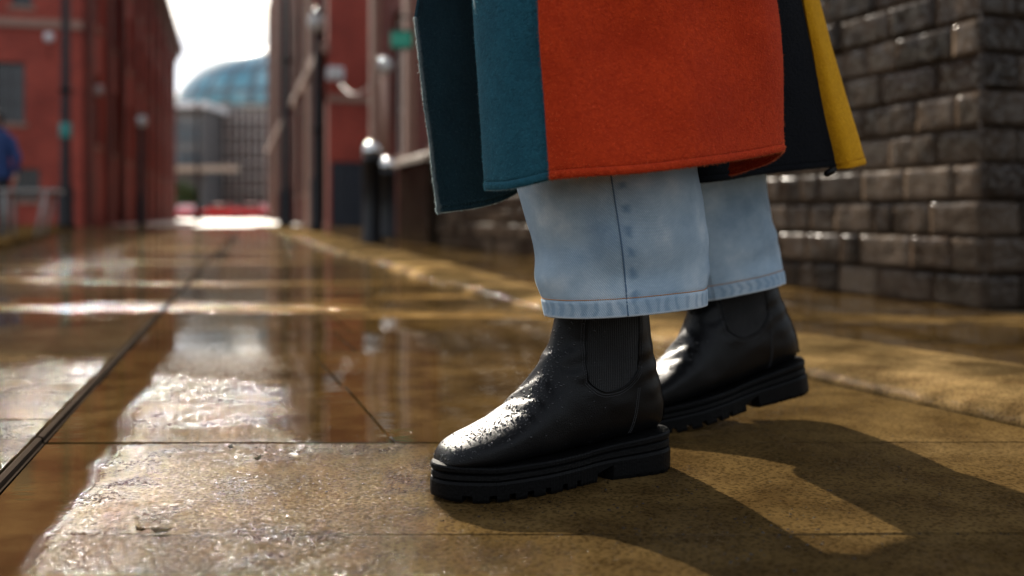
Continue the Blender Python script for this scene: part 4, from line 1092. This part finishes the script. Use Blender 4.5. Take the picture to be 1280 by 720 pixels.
# --- coat ------------------------------------------------------------
def wool(name, col, dark, sheen):
    t = NT(name); p = t.obj()
    n1 = t.noise(p, 170, 5, .7, .8); n2 = t.noise(p, 420, 4, .7); n0 = t.noise(p, 9, 4)
    v_ = t.noise(t.scale(p, 700, 700, 160), 1.0, 3)
    c = t.mix(t.sstep(n1, .2, .72), dark, col); c = t.mix(t.math('MULTIPLY', t.sstep(t.noise(p, 24, 5, .65), .35, .7), .6), c, dark)
    c = t.mix(t.sstep(n2, .55, .8), c, tuple(min(1, q*1.5+.012) for q in col))
    h = t.math('ADD', t.math('MULTIPLY', n1, 1.6), t.math('ADD', t.math('MULTIPLY', n2, .8), t.math('MULTIPLY', v_, .5)))
    return t.done(t.bsdf(c, .95, t.bump(h, .8, .0026), Sheen_Weight=sheen, Sheen_Roughness=.4, Sheen_Tint=(*[min(1, q*1.6+.15) for q in col], 1), Specular_IOR_Level=.12))
M['wool_orange'] = wool('orange_wool', (.60, .052, .010), (.40, .027, .006), .2)
M['wool_teal'] = wool('teal_wool', (.022, .115, .16), (.012, .062, .09), .3)
M['wool_navy'] = wool('dark_teal_wool', (.021, .060, .077), (.011, .033, .044), .3)
M['wool_black'] = wool('black_wool', (.006, .0075, .010), (.003, .004, .006), .08)
M['wool_yellow'] = wool('yellow_wool', (.72, .36, .012), (.55, .25, .008), .15)
CC = V((.2, 1.42, 0))
coat = bpy.data.objects.new('coat', None); COL.objects.link(coat); coat.parent = wk
# each panel: list of (hem px, hem py, hem depth, top px, top depth); top is where the frame ends
PANELS = {
 'teal_panel': ('wool_teal', [(609, 235, 1.150, 592, 1.16), (612, 237, 1.118, 597, 1.125), (640, 235.5, 1.085, 628, 1.095), (690.2, 224, 1.062, 678.2, 1.075)], True, False),
 'orange_panel': ('wool_orange', [(691, 224, 1.060, 679, 1.073), (730, 221, 1.050, 718, 1.066), (800, 216, 1.050, 790, 1.072), (870, 207.5, 1.075, 862, 1.088), (935, 198, 1.125, 922, 1.13), (969, 191, 1.165, 956, 1.17), (978, 189, 1.195, 964, 1.20), (962, 203, 1.24, 956, 1.25), (930, 214, 1.285, 940, 1.31), (913, 219, 1.325, 930, 1.35)], False, False),
 'black_panel': ('wool_black', [(868, 229, 1.36, 880, 1.36), (905, 225, 1.375, 915, 1.375), (960, 217, 1.405, 960, 1.40), (1010, 211, 1.44, 985, 1.43), (1044, 208, 1.47, 1002.5, 1.45)], False, False),
 'yellow_panel': ('wool_yellow', [(1045, 211, 1.470, 1003, 1.450), (1062, 210, 1.462, 1012, 1.455), (1077, 206, 1.478, 1021, 1.48), (1080, 204, 1.5, 1023, 1.50)], True, True),
 'back_panel': ('wool_navy', [(1079, 200, 1.506, 1022, 1.507), (1060, 195, 1.62, 1000, 1.62), (980, 188, 1.78, 930, 1.76), (850, 185, 1.86, 820, 1.83), (740, 190, 1.82, 700, 1.78), (680, 215, 1.66, 630, 1.64)], False, False),
 'front_flap': ('wool_navy', [(679, 217, 1.655, 629, 1.635), (655, 236, 1.52, 600, 1.51), (625, 251, 1.42, 570, 1.42), (590, 260, 1.36, 545, 1.365), (560, 264.5, 1.325, 522, 1.335), (549, 265.5, 1.312, 514, 1.322)], False, True),
}
ells = [(.60, None), (.95, (.235, .20)), (1.25, (.215, .155)), (1.40, (.185, .12)), (1.47, (.085, .08))]
fib_rnd = random.Random(77)
for k_, c_ in (('orange', (.85, .20, .07)), ('teal', (.09, .27, .34)), ('navy', (.13, .24, .25)), ('black', (.012, .014, .018)), ('yellow', (.8, .45, .05))):
    t = NT('edge_nap_'+k_); e_c = tuple(min(.9, q*.6+(.30 if k_ in ('teal', 'navy') else .04)) for q in c_); tr_ = t.n('ShaderNodeBsdfTranslucent'); tr_.inputs[0].default_value = (*e_c, 1); df_ = t.n('ShaderNodeBsdfDiffuse'); df_.inputs[0].default_value = (*e_c, 1)  # edge fibres tinted paler than the wool, rim light painted into them
    M['edge_wool_'+k_] = t.done(t.mixsh(.5, df_.outputs[0], tr_.outputs[0]))
    t = NT('nap_'+k_); tr_ = t.n('ShaderNodeBsdfTranslucent'); tr_.inputs[0].default_value = (*c_, 1); df_ = t.n('ShaderNodeBsdfDiffuse'); df_.inputs[0].default_value = (*c_, 1)
    M['nap_wool_'+k_] = t.done(t.mixsh(.5, df_.outputs[0], tr_.outputs[0]))
def panel(name, mat, ctrl, e0, e1, par):
    n = max(20, int(14*len(ctrl))); n = {'teal_panel': 40, 'orange_panel': 110, 'black_panel': 50, 'yellow_panel': 20}.get(name, 50)
    c_ = cr(ctrl, n)
    hem = [at(a, b_, d_) for a, b_, d_, _, _ in c_]; top = [at(tp, 0, td) for _, _, _, tp, td in c_]
    hts = [0, .0008, .002, .0045, .0068, .0080, .0088, .0098, .0115, .014] + [.014 + (.26-.014)*k/30 for k in range(1, 31)]
    rows = []
    for h in hts:
        r = []
        for j in range(n):
            P0, P1 = hem[j], top[j]; Lz = P1.z-P0.z
            q = h/Lz; pt = P0.lerp(P1, q) if q <= 1 else P1 + (P1-P0)*(q-1)
            out = V((pt.x-CC.x, pt.y-CC.y, 0)).normalized()
            s_ = j/(n-1)
            w = .0028*mnoise.noise(V((pt.x*9, pt.y*9, pt.z*5+3))) + .0012*mnoise.noise(V((pt.x*28, pt.y*28, pt.z*20)))
            if name == 'orange_panel': w += (.0150*math.sin(pt.x*20-1.5+pt.z*6) + .006*math.sin(pt.x*41+pt.z*14) + .004*math.sin(pt.z*26-pt.x*17))*min(1, .3+h*5)*(1 if s_ < .5 else max(.1, 1-(s_-.5)/.22))
            if name in ('front_flap', 'black_panel'): w += .004*math.sin(s_*9+h*6)
            g_ = -.0016*math.exp(-((h-.0085)/.0009)**2) + (.0009 if h < .007 else 0) - (.0016 if h < .001 else 0)
            for ed, dist in ((e0, s_), (e1, 1-s_)):
                arc = dist*sum((hem[i+1]-hem[i]).length for i in range(n-1))
                if ed: g_ += -.0013*math.exp(-((arc-.010)/.0012)**2)
                else: g_ += -.0014*math.exp(-((arc)/.002)**2)
            r.append(pt + out*(w+g_))
        rows.append(r)
    # on up to the shoulders, outside the frame
    low = rows[-1]; lz = sum(p_.z for p_ in low)/n
    for i, (z, ab) in enumerate(ells):
        if ab is None: continue
        for k in range(1, 5):
            f_ = k/4; z0 = ells[i-1][0] if i > 1 else lz; zz = lerp(z0, z, f_); prev = ells[i-1][1]
            r = []
            for j in range(n):
                d_ = V((low[j].x-CC.x, low[j].y-CC.y, 0)); a = math.atan2(d_.y, d_.x)
                tgt = CC + V((math.cos(a)*ab[0], math.sin(a)*ab[1], 0)); src = low[j] if prev is None else CC + V((math.cos(a)*prev[0], math.sin(a)*prev[1], 0))
                p_ = src.lerp(tgt, f_*f_*(3-2*f_)); r.append(V((p_.x, p_.y, zz)))
            rows.append(r)
    m = MB(); m.quadgrid(rows)
    ob = wpart(m, name, M[mat], par)
    so = ob.modifiers.new('thickness', 'SOLIDIFY'); so.thickness = .0042; so.offset = 0
    # loose fibres of the nap
    fb = MB(); vis = rows[:len(hts)]
    cnt = {'orange_panel': 15000, 'teal_panel': 6500, 'front_flap': 7000, 'black_panel': 5000, 'yellow_panel': 2500}.get(name, 0)
    ff = MB()
    def fibre(p_, nn, ln, fb=fb):
        d_ = (nn*fib_rnd.uniform(.25, .9) + V((fib_rnd.gauss(0, .7), fib_rnd.gauss(0, .7), fib_rnd.gauss(-.25, .6)))).normalized()
        wd = V((fib_rnd.gauss(0, 1), fib_rnd.gauss(0, 1), fib_rnd.gauss(0, 1))).cross(d_).normalized()*.00016
        b_ = len(fb.v); m2 = p_ + d_*ln*.55 + V((0, 0, -ln*.06)); e_ = p_ + d_*ln + V((0, 0, -ln*.25))
        fb.v += [tuple(p_-wd), tuple(p_+wd), tuple(m2+wd*.8), tuple(m2-wd*.8), tuple(e_)]
        fb.f += [(b_, b_+1, b_+2, b_+3), (b_+3, b_+2, b_+4)]; fb.sm += [True, True]
    for k in range(cnt):
        i = fib_rnd.random()**1.15*(len(vis)-1.01); j = fib_rnd.random()*(n-1.01); i0, j0 = int(i), int(j)
        a_, b_, c2 = vis[i0][j0], vis[i0][j0+1], vis[i0+1][j0]
        p_ = a_ + (b_-a_)*(j-j0) + (c2-a_)*(i-i0)
        nn = (b_-a_).cross(c2-a_)
        if nn.length < 1e-12: continue
        nn.normalize(); sg = 1 if fib_rnd.random() < .5 else -1
        fibre(p_ + nn*sg*.002, nn*sg, fib_rnd.uniform(.0012, .0032))
    if cnt:
        for edge, on in ((0, True), (n-1, True)):
            if name == 'orange_panel' and edge == n-1: continue
            for k in range(11000 if name == 'front_flap' and edge else 1100):
                i = fib_rnd.random()*(len(vis)-1.01); i0 = int(i); a_, c2 = vis[i0][edge], vis[i0+1][edge]
                nb_ = vis[i0][edge-1 if edge else 1]; ou = (a_-nb_).normalized()
                fibre(a_.lerp(c2, i-i0) + ou*.0003 + V((fib_rnd.gauss(0, .0009), fib_rnd.gauss(0, .0009), 0)), ou, fib_rnd.uniform(.0012, .0044), ff)
        for k in range(int(n*22)):
            j = fib_rnd.random()*(n-1.01); j0 = int(j); p_ = vis[0][j0].lerp(vis[0][j0+1], j-j0)
            fibre(p_ + V((fib_rnd.gauss(0, .0008), fib_rnd.gauss(0, .0008), 0)), V((0, 0, -1)), fib_rnd.uniform(.0008, .0024), ff)
        # fibres live in the panel's own mesh
        base = len(ob.data.vertices)
        fo_ = wpart(fb, 'fibres', M['nap_'+mat], ob); fo_['kind'] = 'stuff'; f2_ = wpart(ff, 'edge_fuzz', M['edge_'+mat], ob); f2_['kind'] = 'stuff'
    return ob
panels = [panel(k, v_[0], v_[1], v_[2], v_[3], None) for k, v_ in PANELS.items()]
for p_ in panels: p_.parent = wk
bpy.data.objects.remove(coat)
# toggle end below the yellow edge
m = MB(); a_ = at(1045, 210, 1.46); m.tube([a_, a_+V((-.006, 0, -.004)), a_+V((-.014, 0, -.0085)), a_+V((-.017, 0, -.011))], [.003, .0055, .005, .002], 10); wpart(m, 'toggle', M['leather'])
# sleeves, body, head above the frame
f = V((-.91, -.41, 0)).normalized(); l = V((-f.y, f.x, 0))
Wd = lambda x: inv @ x
legsW = {'L': (V((.10, 1.265, .50)), M1 @ V((.088, 0, .17)), M1 @ V((.115, 0, .075))), 'R': (V((.26, 1.555, .5)), M2 @ V((.088, 0, .17)), M2 @ V((.115, 0, .075)))}
handsW = {'L': (CC+l*.27+V((0, 0, 1.08))-f*.08, CC+l*.27+f*.02+V((0, 0, .86)), CC+l*.27+f*.05+V((0, 0, .79))), 'R': (CC-l*.27+V((0, 0, 1.08))-f*.02, CC-l*.27+f*.12+V((0, 0, .87)), CC-l*.27+f*.15+V((0, 0, .80)))}
tr = lambda d_: {k: tuple(Wd(q) for q in v_) for k, v_ in d_.items()}
J, E_ = body_joints(Wd(CC+V((0, 0, .92))), Wd(CC+V((0, 0, 1.24))+f*.02), Wd(CC+f*.03+V((0, 0, 1.46))), Wd(CC+f*.05+V((0, 0, 1.60))), f, tr(legsW), tr(handsW), .93)
skin_body('body', J, E_, 'pelvis', M['skin'], wk)
hair_cap(Wd(CC+f*.05+V((0, 0, 1.60))), f, M['hair_brown'], wk, .2)
for s, mt in (('L', 'wool_orange'), ('R', 'wool_navy')):
    m = MB(); m.tube([J['sh'+s][0], J['sh'+s][0].lerp(J['elb'+s][0], .5), J['elb'+s][0], J['elb'+s][0].lerp(J['wri'+s][0], .9)], [.085, .085, .078, .07], 18); m.build('sleeve', M[mt], wk)

# scraps of wet leaf on the paving
M['leaf_scrap'] = simple('wet_leaf_scrap', (.03, .02, .007), .8, var=.5, sc_=60, Specular_IOR_Level=0.0)
rr = random.Random(12)
for px_, py_, sz, lb in ((203, 668, .013, 'torn wet leaf scrap lying alone on the front slab, largest one'), (288, 563, .006, 'small dark leaf scrap near the front slab joint'), (322, 577, .006, 'tiny curled leaf scrap on the front slab, left of the boot'), (176, 667, .006, 'tiny leaf scrap close beside the largest torn one')):
    q = gp(px_, py_); m = MB(); n_ = 14
    ring = [(sz*(1+.35*rr.uniform(-1, 1))*math.cos(2*math.pi*k/n_), .62*sz*(1+.3*rr.uniform(-1, 1))*math.sin(2*math.pi*k/n_)) for k in range(n_)]
    m.quadgrid([[(x*f_, y*f_, .0035 + .0035*abs(x)/sz*f_ + .001*math.sin(y*900) - dz) for x, y in ring] for f_, dz in ((1, .0006), (1, 0), (.6, .0004), (.2, .0006))], True, cap0=True, cap1=True)
    o = m.build('leaf_scrap', M['leaf_scrap']); o.location = q; o.rotation_euler = (0, 0, rr.uniform(0, 3)); tag(o, lb, 'leaf', 'leaf scraps on the front slab')

# flattened water beads added to the paving to make sun glints
m = MB(); rr = random.Random(44)
for k in range(13000):
    d_ = .88*math.exp(rr.random()*1.15); x_ = rr.uniform(-.30, .66)*d_
    if U(x_, d_) < -.26 or x_ > kx(d_) - .01: continue
    if mnoise.noise(Vector((x_*5, d_*5, 2))) + .35*mnoise.noise(Vector((x_*17, d_*17, 5))) < rr.uniform(-.55, .35): continue
    if d_ > 1.43 and U(x_, d_) < .45 and rr.random() < .93: continue
    rad = .0004 + .0012*rr.random()**3; el_ = 1 + rr.random()*.8; a0 = rr.uniform(0, 3.14); fl_ = .10 + .5*rr.random()**2*(1 if x_ < .1 else 1.6)
    rows = [[(x_ + rad*math.cos(b_)*(el_*math.cos(q)*math.cos(a0) - math.sin(q)*math.sin(a0)), d_ + rad*math.cos(b_)*(el_*math.cos(q)*math.sin(a0) + math.sin(q)*math.cos(a0)), .0004 + rad*fl_*math.sin(b_)) for q in [math.pi*j/3 for j in range(6)]] for b_ in (0, .5, 1.0, 1.35, 1.56)]
    m.quadgrid(rows, True, cap1=True)
o = m.build('glint_beads', M['bead'] if 'bead' in M else simple('glint_bead', (.02, .014, .008), .1, var=.1, Specular_IOR_Level=.5)); tag(o, 'tiny water beads added for sun glints over the front paving', 'glint beads', kind='stuff')
